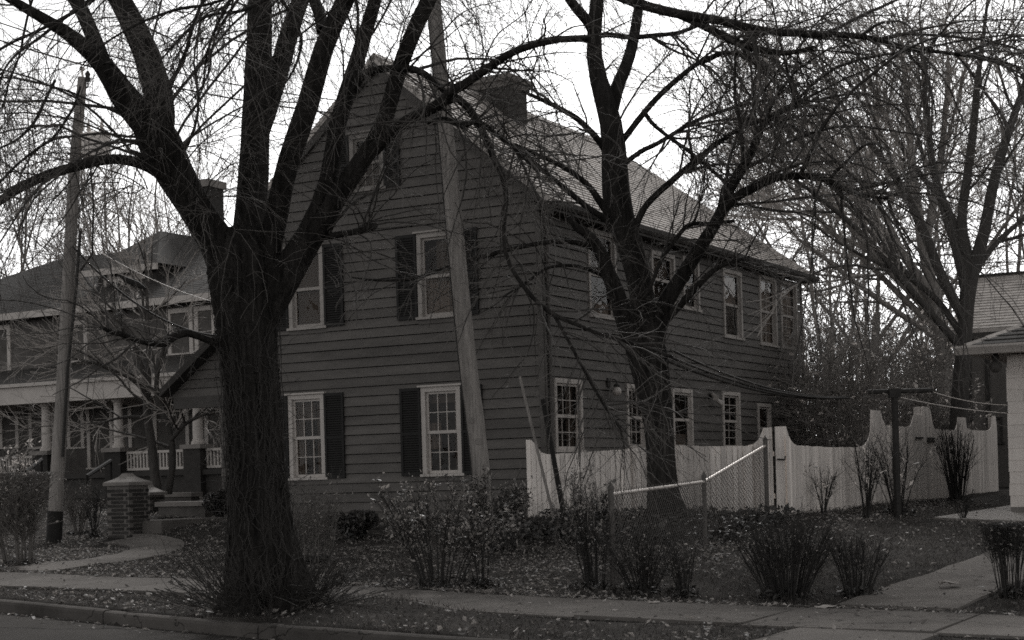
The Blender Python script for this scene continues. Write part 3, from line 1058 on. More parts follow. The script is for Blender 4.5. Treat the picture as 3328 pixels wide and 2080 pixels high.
# porch roof
zt3 = lft(200, 868, PB)[1]
mb = MB()
mb.hexa([FL(eL, z_fascia1 - .02, .55), FL(eE, z_fascia1 - .02, .55), FL(eE, zt3, -PB + .02), FL(eL, zt3, -PB + .02),
         FL(eL, z_fascia1 + .06, .55), FL(eE, z_fascia1 + .06, .55), FL(eE, zt3 + .1, -PB + .02), FL(eL, zt3 + .1, -PB + .02)])
mb.build("porch_roof", M['shingle2'], lhouse)
mb = MB(); mb.box(FL, eL, eE, z_fascia0, z_fascia1 - .03, -.12, .50)
mb.box(FL, eL, eE - .02, z_fascia0, z_fascia0 + .1, -PB + .01, -.121)
mb.build("porch_beam", M['paintwhite'], lhouse)
mb = MB(); mb.box(FL, eL - .02, eE + .02, z_fascia1 - .028, z_fascia1 + .07, .50, .62); mb.build("gutter", M['trim'], lhouse)
# porch floor and base
zfl = lft(390, 1112)[1]
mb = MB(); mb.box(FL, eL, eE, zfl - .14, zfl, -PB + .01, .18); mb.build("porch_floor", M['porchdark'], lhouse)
mb = MB(); mb.box(FL, eL, eE - .05, lbase - .3, zfl - .142, -PB + .02, .05); mb.build("porch_base", M['brick'], lhouse)
# columns on brick piers
zc0 = lft(278, 1058)[1]
cols_e = [lft(x, 1000)[0] for x in (465, 278, 107)]
cols_e.append(cols_e[-1] - (cols_e[1] - cols_e[2]))
for ce in cols_e:
    mb = MB(); mb.box(FL, ce - .30, ce + .30, lbase - .3, zc0 - .12, -.34, .26)
    pr = mb.build("pier", M['brick'], lhouse)
    mb = MB(); mb.box(FL, ce - .36, ce + .36, zc0 - .119, zc0, -.40, .32); mb.build("pier_cap", M['stone'], pr)
    mb = MB(); c = FL(ce, zc0, -.04); H_ = z_fascia0 - zc0
    mb.lathe(c, [(.20, .001), (.20, .07), (.165, .09), (.165, .13), (.145, .15), (.15, H_ * .3), (.125, H_ - .18), (.15, H_ - .15), (.13, H_ - .13), (.13, H_ - .1), (.19, H_ - .06), (.19, H_ - .001)], 20)
    mb.build("column", M['paintwhite'], lhouse, smooth=False)
# balustrades
bz1 = lft(370, 1064)[1]; bz0 = lft(370, 1108)[1]
def balustrade(F, a0, a1):
    mb = MB(); mb.box(F, a0, a1, bz1 - .07, bz1, -.06, .04); mb.box(F, a0, a1, bz0 - .02, bz0 + .05, -.045, .025)
    r = mb.build("balustrade", M['paintwhite'], lhouse)
    bal = MB(); bal.box(F, a0, a0 + .045, bz0 + .05, bz1 - .07, -.032, .013)
    first = bal.build("baluster", M['paintwhite'], r)
    for x in np.arange(a0 + .12, a1 - .05, .12):
        o = share(first, "baluster", ORG[r.name] + np.array(F(x, 0, 0)) - np.array(F(a0, 0, 0)), 0, r)
balustrade(FL, cols_e[1] + .32, cols_e[0] - .32)
balustrade(FL, cols_e[3] + .32, cols_e[2] - .32)
balustrade(FL, cols_e[0] + .32, eE)
# door, sidelight and porch windows in the back wall
for xl, xr, yt, yb, trim_ in ((275 * .758 - 2, 268, 955, 1108, 1), (305, 372, 950, 1080, 1), (440, 480, 950, 1080, 1), (485, 530, 950, 1080, 1), (70, 130, 960, 1060, 1), (0, 45, 960, 1060, 1), (160, 200, 960, 1060, 1)):
    e0 = lft(xl, 1000, PB)[0]; e1 = lft(xr, 1000, PB)[0]
    z1 = lft((xl + xr) / 2, yt, PB)[1]; z0 = lft((xl + xr) / 2, yb, PB)[1]
    window(lhouse, FW, e0, e1, z0, z1, 1, 1, cw=.13, trim=M['paintwhite'], head=False)
# stair handrails on the porch front
for x0, y0, x1, y1 in ((205, 1125, 262, 1088), (60, 1115, 98, 1085)):
    p, q = np.array(D(x0, y0, 37.3)), np.array(D(x1, y1, 38.6))
    mb = MB(); mb.tube([p, q], [.045, .045], 6); mb.tube([p, p - UZ * .95], [.035, .035], 6); mb.tube([q, q - UZ * 1.0], [.035, .035], 6)
    tag(mb.build("stair_handrail", M['tar']), "dark sloping stair handrail " + ("beside the porch column nearest the gate pier" if x0 > 100 else "behind the left clipped hedge"), "handrail", "handrails of the porch steps")

# ------------------------------------------------------------------ right: pale shingled house and the house behind it
R0 = G(2388, 1214)
RE, RCc = float(np.dot(R0, E_)), float(np.dot(R0, B_))
rz = float(R0[2])
def FR(a, z, o=0.0):
    p = EC(RE + a, RCc - o); return (p[0], p[1], z)
def rgt(x, y, o=0.0):
    p = plane_hit(x, y, KD, EC(0, RCc - o), nG); return float(np.dot(p, E_)) - RE, float(p[2])
rhouse = empty("shingled_cottage", (R0[0], R0[1], rz), "pale single-storey house with wide wall shingles and hipped roof at the right edge", "house")
ez = rgt(2390, 826, .55)[1]
mb = MB(); mb.box(FR, 0.02, 9.0, rz - .3, ez - .04, -8.0, -0.001); mb.build("wall", M['greywall'], rhouse)
mb = MB(); mb.box(FR, 0.0, 9.0, rz - .3, rz + .12, -.1, .012); mb.build("foundation", M['stone'], rhouse)
ex = (ez - .05 - rz - .12) / 13.0
for r in range(13):
    x = -.01 - (r % 2) * .3 + random.uniform(-.02, .02)
    while x < 8.6:
        a, b = max(x, -.012), x + .61
        za = rz + .12 + r * ex
        mb = MB(); d = random.uniform(-.004, .004)
        mb.hexa([FR(a, za + d, 0), FR(b - .004, za + d, 0), FR(b - .004, za + d, .018), FR(a, za + d, .018),
                 FR(a, za + ex, 0), FR(b - .004, za + ex, 0), FR(b - .004, za + ex, .006), FR(a, za + ex, .006)])
        mb.build("siding_shingle", M['sidingright'], rhouse)
        x += .612
# eave, gutter, hip roof
oh = 0.62
mb = MB(); mb.box(FR, -oh, 9.3, ez - .03, ez - .005, -8.5, oh); mb.build("soffit", M['trim'], rhouse)
mb = MB()
pr = [(oh, -.03), (oh, .10), (oh + .13, .11), (oh + .14, .07), (oh + .09, .0), (oh + .06, -.05)]
mb.prism([FR(-oh - .12, ez + z, o) for o, z in pr], [FR(9.3, ez + z, o) for o, z in pr])
mb.build("gutter", M['trim'], rhouse)
rs = math.radians(24)
rv = 4.6
def RRt(u, v, o=0):
    return FR(-oh + .05 + u, ez + .11 + v * math.sin(rs) + o * math.cos(rs), oh - v * math.cos(rs) + o * math.sin(rs))
mb = MB()
k_ = math.cos(rs) * rv
P0, P1, P2, P3 = FR(-oh + .05, ez + .105, oh), FR(9.3, ez + .105, oh), FR(9.3, ez + .105 + rv * math.sin(rs), oh - k_), FR(-oh + .05 + k_, ez + .105 + rv * math.sin(rs), oh - k_)
P4 = FR(-oh + .05, ez + .105, oh - 2 * k_)
mb.quad(P0, P1, P2, P3); mb.poly([P0, P3, P4]); mb.quad(P0, P4, FR(9.3, ez + .105, oh - 2 * k_), P1)
rroof = mb.build("roof", M['shingle2'], rhouse)
shingle_rows(RRt, lambda v: v * math.cos(rs), lambda v: 9.2, rv, 0.20, 0.45, single=(rroof, "shingle"), m=M['shingle2'], limit=290, thick=.022)
mb = MB(); n_ = 14
pa, pb = np.array(RRt(-.02, 0, .02)), np.array(FR(-oh + .05 + k_, ez + .13 + rv * math.sin(rs), oh - k_))
for i in range(n_):
    a, b = pa + (pb - pa) * i / n_, pa + (pb - pa) * (i + 1.06) / n_
    t = (b - a) / np.linalg.norm(b - a); sdv = np.cross(t, UZ); sdv /= np.linalg.norm(sdv); up = np.cross(sdv, t)
    q = MB()
    rr = [(-.14, -.075), (0, 0.0), (.14, -.075), (0, .014)]
    q.prism([tuple(a + sdv * x + up * (y + .012)) for x, y in rr], [tuple(b + sdv * x + up * y) for x, y in rr])
    q.build("hip_shingle", M['shingle'], rroof)
# eave lamp
mb = MB(); c = rgt(2352, 855, 0.3)
mb.lathe(FR(c[0], ez - .03, .3), [(.06, -.14), (.065, -.05), (.04, 0)], 12)
el = mb.build("eave_lamp", M['rust'], rhouse)
g = MB(); g.lathe(FR(c[0], ez - .27, .3), [(.001, -.11)] + [(.11 * math.sin(a), -.11 * math.cos(a)) for a in np.linspace(.3, 2.7, 8)], 14); g.build("lamp_globe", M['shade'], el, smooth=True)

# house behind
HBC = 47.0
def FH(e, z, o=0.0): return tuple(EC(e, HBC - o, z))
def hb(x, y, o=0.0):
    p = plane_hit(x, y, KD, EC(0, HBC - o), nG); return float(np.dot(p, E_)), float(p[2])
he0, hz1 = hb(2272, 800)
hzr = hb(2300, 655, -2.8)[1]
hze = hb(2300, 778, .4)[1]
bh = empty("shingle_roofed_house", FH(he0, tz(*EC(he0, HBC)[:2]) - .05), "plain grey house with broad shingle roof behind the forked tree", "house")
mb = MB(); mb.box(FH, he0, he0 + 14, .5, hze - .05, -6.0, 0); mb.build("wall", M['greywall'], bh)
mb = MB()
mb.hexa([FH(he0 - .3, hze - .1, .4), FH(he0 + 14, hze - .1, .4), FH(he0 + 14, hzr - .1, -2.8), FH(he0 - .3, hzr - .1, -2.8),
         FH(he0 - .3, hze, .4), FH(he0 + 14, hze, .4), FH(he0 + 14, hzr, -2.8), FH(he0 - .3, hzr, -2.8)])
mb.hexa([FH(he0 - .3, hze - .1, -6.4), FH(he0 + 14, hze - .1, -6.4), FH(he0 + 14, hzr - .1, -2.81), FH(he0 - .3, hzr - .1, -2.81),
         FH(he0 - .3, hze, -6.4), FH(he0 + 14, hze, -6.4), FH(he0 + 14, hzr, -2.81), FH(he0 - .3, hzr, -2.81)])
mb.poly([FH(he0 - .01, hze - .1, 0), FH(he0 - .01, hze - .1, -5.6), FH(he0 - .01, hzr - .1, -2.8)])
br = mb.build("roof", M['shingle'], bh)
bl = math.hypot(3.2, hzr - hze); ba = math.atan2(hzr - hze, 3.2)
def RBh(u, v, o=0): return FH(he0 - .3 + u, hze + v * math.sin(ba) + o * math.cos(ba), .4 - v * math.cos(ba) + o * math.sin(ba))
rest = shingle_rows(RBh, lambda v: 0, lambda v: 5.6, bl, 0.19, 0.42, single=(br, "shingle"), m=M['shingle'], limit=300, thick=.026)
if rest.v: tag(rest.build("shingles", M['shingle'], br), kind="stuff")
mb = MB(); mb.box(FH, he0 - .3, he0 + 14, hzr - .02, hzr + .05, -2.95, -2.65); mb.build("ridge_cap", M['shingle2'], br)
mb = MB(); mb.box(FH, he0 - .3, he0 + 14, hze - .28, hze - .105, .30, .40); mb.box(FH, he0 - .3, he0 + 14, hze - .29, hze - .27, .0, .30); mb.build("fascia", M['darktrim'], bh)
mb = MB()
for x in (2292, 2335):
    a = hb(x, 950)[0]; mb.box(FH, a - .06, a + .06, .9, hze - .3, 0.0, .03)
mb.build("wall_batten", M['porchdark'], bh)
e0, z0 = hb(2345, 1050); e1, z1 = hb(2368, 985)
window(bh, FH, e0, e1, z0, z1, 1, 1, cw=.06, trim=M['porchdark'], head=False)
# ------------------------------------------------------------------ white board fence, two runs meeting at a gate post
Fc1 = float(np.dot(HC, B_)) - 0.42
FP0 = plane_hit(1245, 1219, KD, EC(0, Fc1), nG)
print('fence', FP0, tz(FP0[0], FP0[1]))
def f1hit(x, y, k=KN):
    p = plane_hit(x, y, k, EC(0, Fc1), nG); return float(np.dot(p, E_)), float(p[2])
Ecor = f1hit(1866, 1200, KD)[0]
Fe2 = Ecor
def f2hit(x, y, k=KN):
    p = plane_hit(x, y, k, EC(Fe2, 0), E_); return float(np.dot(p, B_)), float(p[2])
def F1(a, z, o=0.0): return tuple(EC(a, Fc1 - o, z))
def F2(a, z, o=0.0): return tuple(EC(Fe2 + o, a, z))

def board_fence(root, F, a0, a1, prof, ground, bw=0.098, skip=()):
    xs = [p[0] for p in prof]; zsv = [p[1] for p in prof]
    x = a0
    while x < a1 - 0.02:
        w = bw * random.uniform(.93, 1.07)
        b = min(x + w, a1)
        if not any(s0 < (x + b) / 2 < s1 for s0, s1 in skip):
            zb = ground((x + b) / 2) - .03 + random.uniform(-.015, .02)
            t0, t1 = np.interp(x, xs, zsv), np.interp(b - .011, xs, zsv)
            dz = random.uniform(-.006, .006); o = random.uniform(-.003, .003)
            mb = MB()
            mb.hexa([F(x, zb, o), F(b - .011, zb, o), F(b - .011, zb, .018 + o), F(x, zb, .018 + o),
                     F(x, t0 + dz, o), F(b - .011, t1 + dz, o), F(b - .011, t1 + dz, .018 + o), F(x, t0 + dz, .018 + o)])
            mb.build("board", M['fence'], root)
        x = b
def z3(x, y): return (1650 + x * .45, 1400 + y * .45)
def z24(x, y): return (2400 + x * .38347, 1250 + y * .38347)
pr1 = [f1hit(*z3(x, y)) for x, y in ((135, 66), (196, 66), (206, 110), (230, 150), (285, 170), (540, 155), (1000, 122), (1210, 110), (1730, 110))]
pr1 += [f1hit(*z24(x, y)) for x, y in ((85, 512), (135, 500), (165, 475), (185, 440), (200, 366), (246, 364), (289, 363))]
fence1 = empty("board_fence", F1(pr1[0][0], tz(*EC(pr1[0][0], Fc1)[:2])), "weathered white board fence with scooped top, running from the house corner behind the chain-link fence", "fence", "white board fences")
g1 = lambda a: tz(*EC(a, Fc1)[:2])
board_fence(fence1, F1, pr1[0][0], pr1[-1][0], pr1, g1)
for x, yt, w in ((880, 140, .10), (1755, 108, .11)):
    a, zt_ = f1hit(*z3(x, yt))
    mb = MB(); mb.box(F1, a - w / 2, a + w / 2, g1(a) - .05, zt_ - .01, .023, .10); mb.build("post", M['fence'], fence1)
mb = MB()
for dz in (.25, .95):
    pts = np.linspace(pr1[0][0], pr1[-1][0], 9)
    for a, b in zip(pts[:-1], pts[1:]):
        mb.hexa([F1(a, g1(a) + dz, -.045), F1(b, g1(b) + dz, -.045), F1(b, g1(b) + dz, -.005), F1(a, g1(a) + dz, -.005),
                 F1(a, g1(a) + dz + .08, -.045), F1(b, g1(b) + dz + .08, -.045), F1(b, g1(b) + dz + .08, -.005), F1(a, g1(a) + dz + .08, -.005)])
mb.build("rail", M['fence'], fence1)

# gate post
a0, zt_ = f1hit(*z24(311, 356)); a1, _ = f1hit(*z24(388, 356))
mb = MB(); mb.box(F1, a0, a1, g1(a0) - .1, zt_, -.10, .022)
gp = mb.build("gate_post", M['fence']); tag(gp, "white square gate post where the two board fences meet", "post")
mb = MB(); zz = f1hit(*z24(370, 632))[1]; mb.tube([F1(a0 + .05, zz, .02), F1(a0 + .05, zz, .07), F1(a1 + .02, zz - .01, .07), F1(a1 + .03, zz + .05, .07)], [.014] * 4, 6)
mb.build("latch", M['rust'], gp)

pr2 = [f2hit(*z24(x, y)) for x, y in ((400, 375), (415, 430), (440, 480), (485, 516), (600, 522), (800, 533), (1000, 530), (1060, 518), (1095, 470), (1112, 400), (1118, 216), (1198, 222),
       (1212, 290), (1240, 345), (1330, 352), (1448, 358), (1466, 320), (1474, 258), (1544, 262), (1552, 180), (1618, 200), (1630, 290), (1650, 370), (1700, 382), (1830, 386), (1845, 350), (1852, 276), (1918, 280),
       (1928, 360), (1950, 382), (2060, 392), (2125, 385), (2140, 350), (2146, 262), (2172, 268), (2186, 400))]
# keep the run monotone
pp = [pr2[0]]
for p in pr2[1:]:
    if p[0] > pp[-1][0] + .004: pp.append(p)
    else: pp.append((pp[-1][0] + .005, p[1]))
pr2 = pp
fence2 = empty("board_fence", F2(pr2[0][0], tz(*EC(Fe2, pr2[0][0])[:2])), "weathered white board fence with high scalloped tops, running back past the clothesline post", "fence", "white board fences")
g2 = lambda a: tz(*EC(Fe2, a)[:2])
board_fence(fence2, F2, pr2[0][0], pr2[-1][0], pr2, g2)
for i in (11, 19, 27, 34):
    a = pr2[i][0] - .05
    mb = MB(); mb.box(F2, a - .07, a + .07, g2(a) - .05, pr2[i][1] - .02, -.14, -.006); mb.build("post", M['fence'], fence2)
for x, y0, y1 in ((1520, 470, 980), (1600, 270, 980)):
    pass
mb = MB()
for x, y in ((1490, 458), (1590, 462), (1590, 485)):
    a, z = f2hit(*z24(x, y)); b, _ = f2hit(*z24(x + 60, y)); mb.box(F2, a, b, z, z + .035, .022, .05)
mb.build("gate_hinge", M['rust'], fence2)

# ------------------------------------------------------------------ chain-link fence
CA, CB, CC = G(1449, 1390), G(1667, 1292), np.array(F1(a0 - .12, 0, .16))
CC[2] = tz(CC[0], CC[1])
def zat(y, x, Y): return float(D(x, y, Y)[2])
rA, rB, rC = zat(1168, 1450, CA[1]), zat(1138, 1665, CB[1]), zat(1052, 1836, CC[1])
chain = empty("chain_link_fence", CA, "low chain-link fence with shiny top rail and three steel posts, stepping up the bank", "fence")
for p, rt, ex, r in ((CA, rA, .09, .035), (CB, rB, .09, .033), (CC, rC, .10, .036)):
    mb = MB(); mb.tube([(p[0], p[1], p[2] - .2), (p[0], p[1], rt + ex)], [r, r], 10)
    mb.lathe((p[0], p[1], rt + ex), [(r + .006, -.03), (r + .006, 0), (r * .7, .025), (.012, .045), (.004, .07)], 10)
    mb.build("post", M['dullsteel'], chain, smooth=False)
for (p, rp), (q, rq) in (((CA, rA), (CB, rB)), ((CB, rB), (CC, rC))):
    mb = MB(); mb.tube([(p[0], p[1], rp), (q[0], q[1], rq)], [.022, .022], 10); mb.build("rail", M['steel'], chain, smooth=True)
    L = float(np.linalg.norm(q[:2] - p[:2])); Hh = 1.02
    k = 0.66
    P = []
    for sgn in (1, -1):
        for x0 in np.arange(-Hh / k, L + Hh / k, 0.12):
            xa, xb = x0, x0 + sgn * Hh / k
            va, vb = 0.0, 1.0
            # clip to the panel
            if xb != xa:
                ts = sorted([(0 - xa) / (xb - xa), (L - xa) / (xb - xa)])
                va, vb = max(0, ts[0]), min(1, ts[1])
            if vb - va < .02: continue
            seg = []
            for v in np.linspace(va, vb, 6):
                x = xa + (xb - xa) * v
                f = x / L
                xy = p[:2] * (1 - f) + q[:2] * f
                ztop = rp * (1 - f) + rq * f + .015
                zbot = max(ztop - Hh, tz(xy[0], xy[1]) - .02)
                seg.append((xy[0], xy[1], zbot + (ztop - zbot) * v))
            P.append(seg)
    P = np.array(P)
    mb = MB(); mb.tubes(P, np.full(P.shape[:2], .0038), 3)
    tag(mb.build("wire_mesh", M['dullsteel'], chain), kind="stuff")
    # barbs standing above the rail
    P = []
    for x in np.arange(.06, L, .12):
        f = x / L; xy = p[:2] * (1 - f) + q[:2] * f; z = rp * (1 - f) + rq * f
        P.append([(xy[0], xy[1], z + .01), (xy[0] + .012, xy[1], z + .055)])
    P = np.array(P); mb = MB(); mb.tubes(P, np.full(P.shape[:2], .005), 3)
    tag(mb.build("wire_barbs", M['dullsteel'], chain), kind="stuff")

# ------------------------------------------------------------------ leaning stakes
for (x0, y0, x1, y1, r, m, lab) in ((1228, 890, 1312, 1196, .028, M['pole'], "pale leaning wooden stake in front of the house corner"),
                                    (1282, 944, 1336, 1196, .05, M['tar'], "dark leaning post in front of the white fence end")):
    p1 = D(x1, y1 + 8, 27.3); p1[2] = min(p1[2], tz(p1[0], p1[1])); p0 = D(x0, y0, 27.6)
    mb = MB(); mb.tube([p1 - np.array((0, 0, .1)), p0], [r, r * .85], 7)
    tag(mb.build("stake" if r < .04 else "leaning_post", m), lab, "stake" if r < .04 else "post")

# ------------------------------------------------------------------ utility poles
def upole(name, pts, Y, label, tar=0.0, group="wooden utility poles"):
    base = G(*pts[0][:2])
    P = []; R = []
    for x, y, w in pts:
        q = D(x, y, base[1]); P.append(q); R.append(w * .5 * KD / FPX * base[1])
    P[0] = base - UZ * .3
    C = crom(np.hstack([np.array(P), np.array(R)[:, None]]), 40)
    root = empty(name, base, label, "utility pole", group)
    mb = MB(); ns = 20
    v, f = tubes(C[None, :, :3], C[None, :, 3], ns)
    v = v.reshape(40, ns, 3)
    cen = C[:, None, :3]
    rr = 1 + .03 * np.sin(np.arange(ns) * 2.3 + 1)[None, :] + .015 * RNG.normal(size=(40, ns))
    v = cen + (v - cen) * rr[..., None]
    mb.arr.append((v.reshape(-1, 3), f)); mb.poly([tuple(x) for x in v[-1]])
    mb.build("shaft", M['pole'], root, smooth=True)
    return root, C
lp, lpC = upole("utility_pole", [(125, 1280, 33), (134, 1150, 33), (150, 900, 32), (163, 650, 30), (176, 400, 27), (195, 183, 22)], 0,
                "weathered wooden pole carrying a grey transformer can, left of the forked street tree")
# dark foot wrap
b = lpC[0, :3]
mb = MB(); seg = [lpC[i] for i in range(0, 5)]
mb.tube([(s[0], s[1], s[2]) for s in seg], [s[3] * 1.12 for s in seg], 18)
mb.build("foot_wrap", M['tar'], lp)
Yp = lpC[0, 1]
# transformer
tc = D(227, 345, Yp - .05)
mb = MB(); rT = .27
hT = 60 * KD / FPX * Yp
mb.lathe(tc - UZ * hT / 2, [(rT * .92, 0), (rT, .03), (rT, hT * .86), (rT * 1.06, hT * .87), (rT * 1.06, hT * .92), (rT * .8, hT * .99), (rT * .3, hT * 1.04)], 20)
tr = mb.build("transformer", M['enamel'], lp, smooth=False)
for dx in (-.13, .12):
    mb = MB(); mb.lathe(tc + UZ * hT / 2 + np.array((dx, 0, 0)), [(.035, -.03), (.06, .0), (.035, .04), (.055, .07), (.03, .11), (.05, .14), (.025, .18), (.012, .28)], 10)
    mb.build("bushing", M['enamel'], tr)
mb = MB()
for dz in (.15, -.2):
    mb.tube([lpC[33, :3] * 0 + D(185, 345, Yp) + UZ * dz, tc + UZ * dz], [.035, .035], 6)
mb.build("bracket", M['rust'], lp)
tp = lpC[-1, :3]
mb = MB(); mb.lathe(tp, [(.02, -.02), (.02, .12), (.05, .14), (.05, .18), (.02, .2)], 10); mb.build("insulator", M['enamel'], lp)
mb = MB()
q = D(208, 205, Yp - .02); mb.tube([D(192, 212, Yp), q, q + UZ * .12], [.02, .02, .02], 6); mb.lathe(q + UZ * .1, [(.05, 0), (.06, .06), (.04, .09), (.055, .14), (.02, .2)], 10)
mb.build("side_insulator", M['rust'], lp)
mb = MB(); mb.tube([D(190, 545, Yp - .17), D(179, 690, Yp - .17), D(160, 870, Yp - .18), D(148, 1080, Yp - .18)], [.03] * 4, 8); mb.build("conduit", M['rust'], lp)
mb = MB(); mb.tube([D(213, 385, Yp - .1), D(221, 480, Yp - .1), D(218, 600, Yp - .12), D(190, 640, Yp - .15)], [.02] * 4, 6); mb.build("drop_cable", M['wire'], lp)

mp, mpC = upole("utility_pole", [(1150, 1292, 46), (1132, 1080, 44), (1104, 850, 42), (1075, 550, 40), (1055, 330, 37), (1032, 90, 34), (1012, -130, 32)], 0,
                "bare wooden pole leaning left in front of the house gable")
Ym = mpC[0, 1]
def on_pole(t, side, off=.0):
    i = t * 39; k = int(i); c = mpC[k] * (1 - (i - k)) + mpC[min(k + 1, 39)] * (i - k)
    a = -math.pi / 2 + side
    return c[:3] + (c[3] + off) * np.array((math.cos(a), math.sin(a), 0)), np.array((math.cos(a), math.sin(a), 0))
mb = MB(); mb.tube([on_pole(t, -1.2 + .1 * math.sin(9 * t), .008)[0] for t in np.linspace(.04, .95, 30)], [.010] * 30, 5); mb.build("ground_wire", M['rust'], mp)
for t, sd, w, h, mm in ((.20, .1, .04, .05, 'stone'), (.235, -.3, .03, .04, 'stone'), (.33, .3, .03, .06, 'pole'), (.52, -.1, .04, .03, 'pole'), (.16, .5, .02, .03, 'stone')):
    c, nn = on_pole(t, sd, .004); tt = np.array((-nn[1], nn[0], 0))
    mb = MB(); mb.hexa([tuple(c + tt * a * w + UZ * z * h + nn * o) for z in (-1, 1) for a, o in ((-1, 0), (1, 0), (1, .006), (-1, .006))])
    mb.build("tag_plate", M[mm], mp)

# ------------------------------------------------------------------ overhead lines
def line(name, p, q, sag, r, label, m=None, group=None, cat="cable", n=26):
    p, q = np.array(p), np.array(q)
    t = np.linspace(0, 1, n)[:, None]
    P = p * (1 - t) + q * t
    P[:, 2] -= sag * 4 * (t * (1 - t))[:, 0]
    mb = MB(); mb.tube(P, [r] * n, 5)
    return tag(mb.build(name, m or M['wire'], smooth=True), label, cat, group)
gl = "overhead lines from the leaning pole to the left"
line("overhead_line", D(1040, 285, Ym - .15), D(-260, 5, 22), .35, .012, "lower overhead wire running from the leaning pole across the street tree to the upper left", m=M['dullsteel'], group=gl)
line("overhead_line", D(1033, 256, Ym - .15), D(-260, -40, 22), .35, .010, "upper overhead wire running from the leaning pole across the street tree to the upper left", m=M['dullsteel'], group=gl)
line("overhead_line", D(1037, 270, Ym - .15), D(470, 250, 33), .3, .008, "thin wire from the leaning pole past the house gable", group=gl)
hs_ = FG(WID - .05, float(gab(820, 1090)[1]), .12)
line("service_cable", D(172, 582, Yp - .2), hs_, .5, .022, "thick service cable sloping from the transformer pole to the left side of the house")
mb = MB(); mb.tube([D(282, 650, Yp - .26), D(300, 662, Yp - .25), D(325, 672, Yp - .25), D(345, 682, Yp - .24)], [.02, .06, .065, .02], 8)
tag(mb.build("splice_box", M['tar']), "dark splice bulge on the service cable right of the transformer pole", "splice")
line("telephone_line", D(178, 560, Yp - .2), D(530, 720, 32.9), .15, .008, "thin pale line above the service cable left of the forked street tree", m=M['enamel'])
gc = "cables from the inner tree along the house side"
cabT = D(2005, 941, 35.5)
for i, (x, y, xr_, yr, rr_) in enumerate(((1572, 838, 2006, 940, .024), (1576, 852, 2000, 938, .032), (1585, 826, 1990, 938, .022))):
    line("sagging_cable", D(x, y, 26.2), D(xr_, yr, 36.0), .22, rr_, ("thin upper", "thick lowest", "slack middle")[i] + " cable running from the inner tree along the house side", group=gc)
line("far_overhead_line", D(1850, 548, 50), D(2500, 556, 50), .25, .018, "upper thin wire crossing behind the forked tree at the far right", group="far wires at the right")
line("far_overhead_line", D(1850, 592, 50), D(2500, 612, 50), .25, .018, "lower thin wire crossing behind the forked tree at the far right", group="far wires at the right")

# ------------------------------------------------------------------ clothesline post
cb = G(2121, 1222)
cpost = empty("clothesline_post", cb, "dark T-shaped clothesline post standing before the white fence", "post")
ctp = D(2113, 927, cb[1])
mb = MB(); mb.tube([cb - UZ * .2, ctp - UZ * .02], [.062, .058], 10); mb.build("shaft", M['rust'], cpost)
mb = MB(); mb.box(lambda a, z, o: (ctp[0] + a, ctp[1] - o, ctp[2] + z), -.10, .10, -.09, .06, -.07, .07); mb.build("bracket", M['rust'], cpost)
bl_, br_ = D(2050, 926, cb[1] + .1), D(2204, 922, cb[1] - .1)
mb = MB(); mb.tube([bl_, br_], [.042, .042], 8); mb.build("crossbar", M['rust'], cpost)
gcl = "clotheslines from the T post to the cottage"
line("clothesline", br_ - UZ * .03, FR(-.02, rgt(2372, 957)[1], .03), .05, .006, "upper clothesline from the end of the crossbar to the cottage wall", m=M['enamel'], group=gcl, cat="clothesline")
line("clothesline", D(2085, 929, cb[1]), FR(-.02, rgt(2375, 976)[1], .03), .05, .006, "lower clothesline from the left arm of the crossbar to the cottage wall", m=M['enamel'], group=gcl, cat="clothesline")

# ------------------------------------------------------------------ brick gate piers, steps, walls on the left
BR = MB(); BR.hexa([(-.098, -.047, 0), (.098, -.047, 0), (.098, .047, 0), (-.098, .047, 0), (-.097, -.046, .053), (.097, -.046, .053), (.097, .046, .053), (-.097, .046, .053)])
brick_src = None
def gate_pier(base, side, height, label, capscale=1.0):
    global brick_src
    root = empty("gate_pier", base, label, "pier", "brick gate piers")
    ang = -A1
    mb = MB()
    def FP(a, z, o): return tuple(base + E_ * a - B_ * o + UZ * z)
    h = side / 2
    mb.box(FP, -h + .006, h - .006, -.3, height, -h + .006, h - .006)
    mb.build("core", M['mortar'], root)
    n = int(height / .073)
    for r in range(n):
        z = r * .073 + .004
        for sidei in range(4):
            rot = ang + sidei * math.pi / 2
            ux = np.array((math.cos(rot), math.sin(rot), 0)); uy = np.array((math.sin(rot), -math.cos(rot), 0))
            L = side
            k = int(round((L - .1) / .212))
            st = -L / 2 + .1 if r % 2 == 0 else -L / 2 + .206
            j = 0
            x = st
            while x < L / 2 - .09:
                c = base + ux * x + uy * (h - .041) + UZ * z
                if brick_src is None:
                    o = BR.build("brick", M['brick'], root, origin=(0, 0, 0))
                    # rebase the first brick on its own centre
                    for v_ in o.data.vertices:
                        v_.co = Vector(v_.co) + Vector(ORG[root.name])
                    o.location = c - ORG[root.name]; o.rotation_euler = (0, 0, rot)
                    brick_src = o
                else:
                    share(brick_src, "brick", c, rot + random.uniform(-.01, .01), root)
                x += .212
    s = side * .5 * 1.18 * capscale
    mb = MB()
    def sq(r, z): return [tuple(base + E_ * a * r + B_ * b * r + UZ * z) for a, b in ((-1, -1), (1, -1), (1, 1), (-1, 1))]
    lv = [(s, height + .001), (s, height + .05), (s * .98, height + .07), (s * .62, height + .12), (s * .36, height + .17), (s * .27, height + .21), (s * .22, height + .235)]
    for (r0, a), (r1, b) in zip(lv[:-1], lv[1:]):
        A, B2 = sq(r0, a), sq(r1, b)
        for k in range(4): mb.quad(A[k], A[(k + 1) % 4], B2[(k + 1) % 4], B2[k])
    mb.poly(sq(*lv[-1])); mb.poly(sq(*lv[0])[::-1])
    mb.build("cap", M['stone'], root)
    return root
g1p = G(281, 1272)
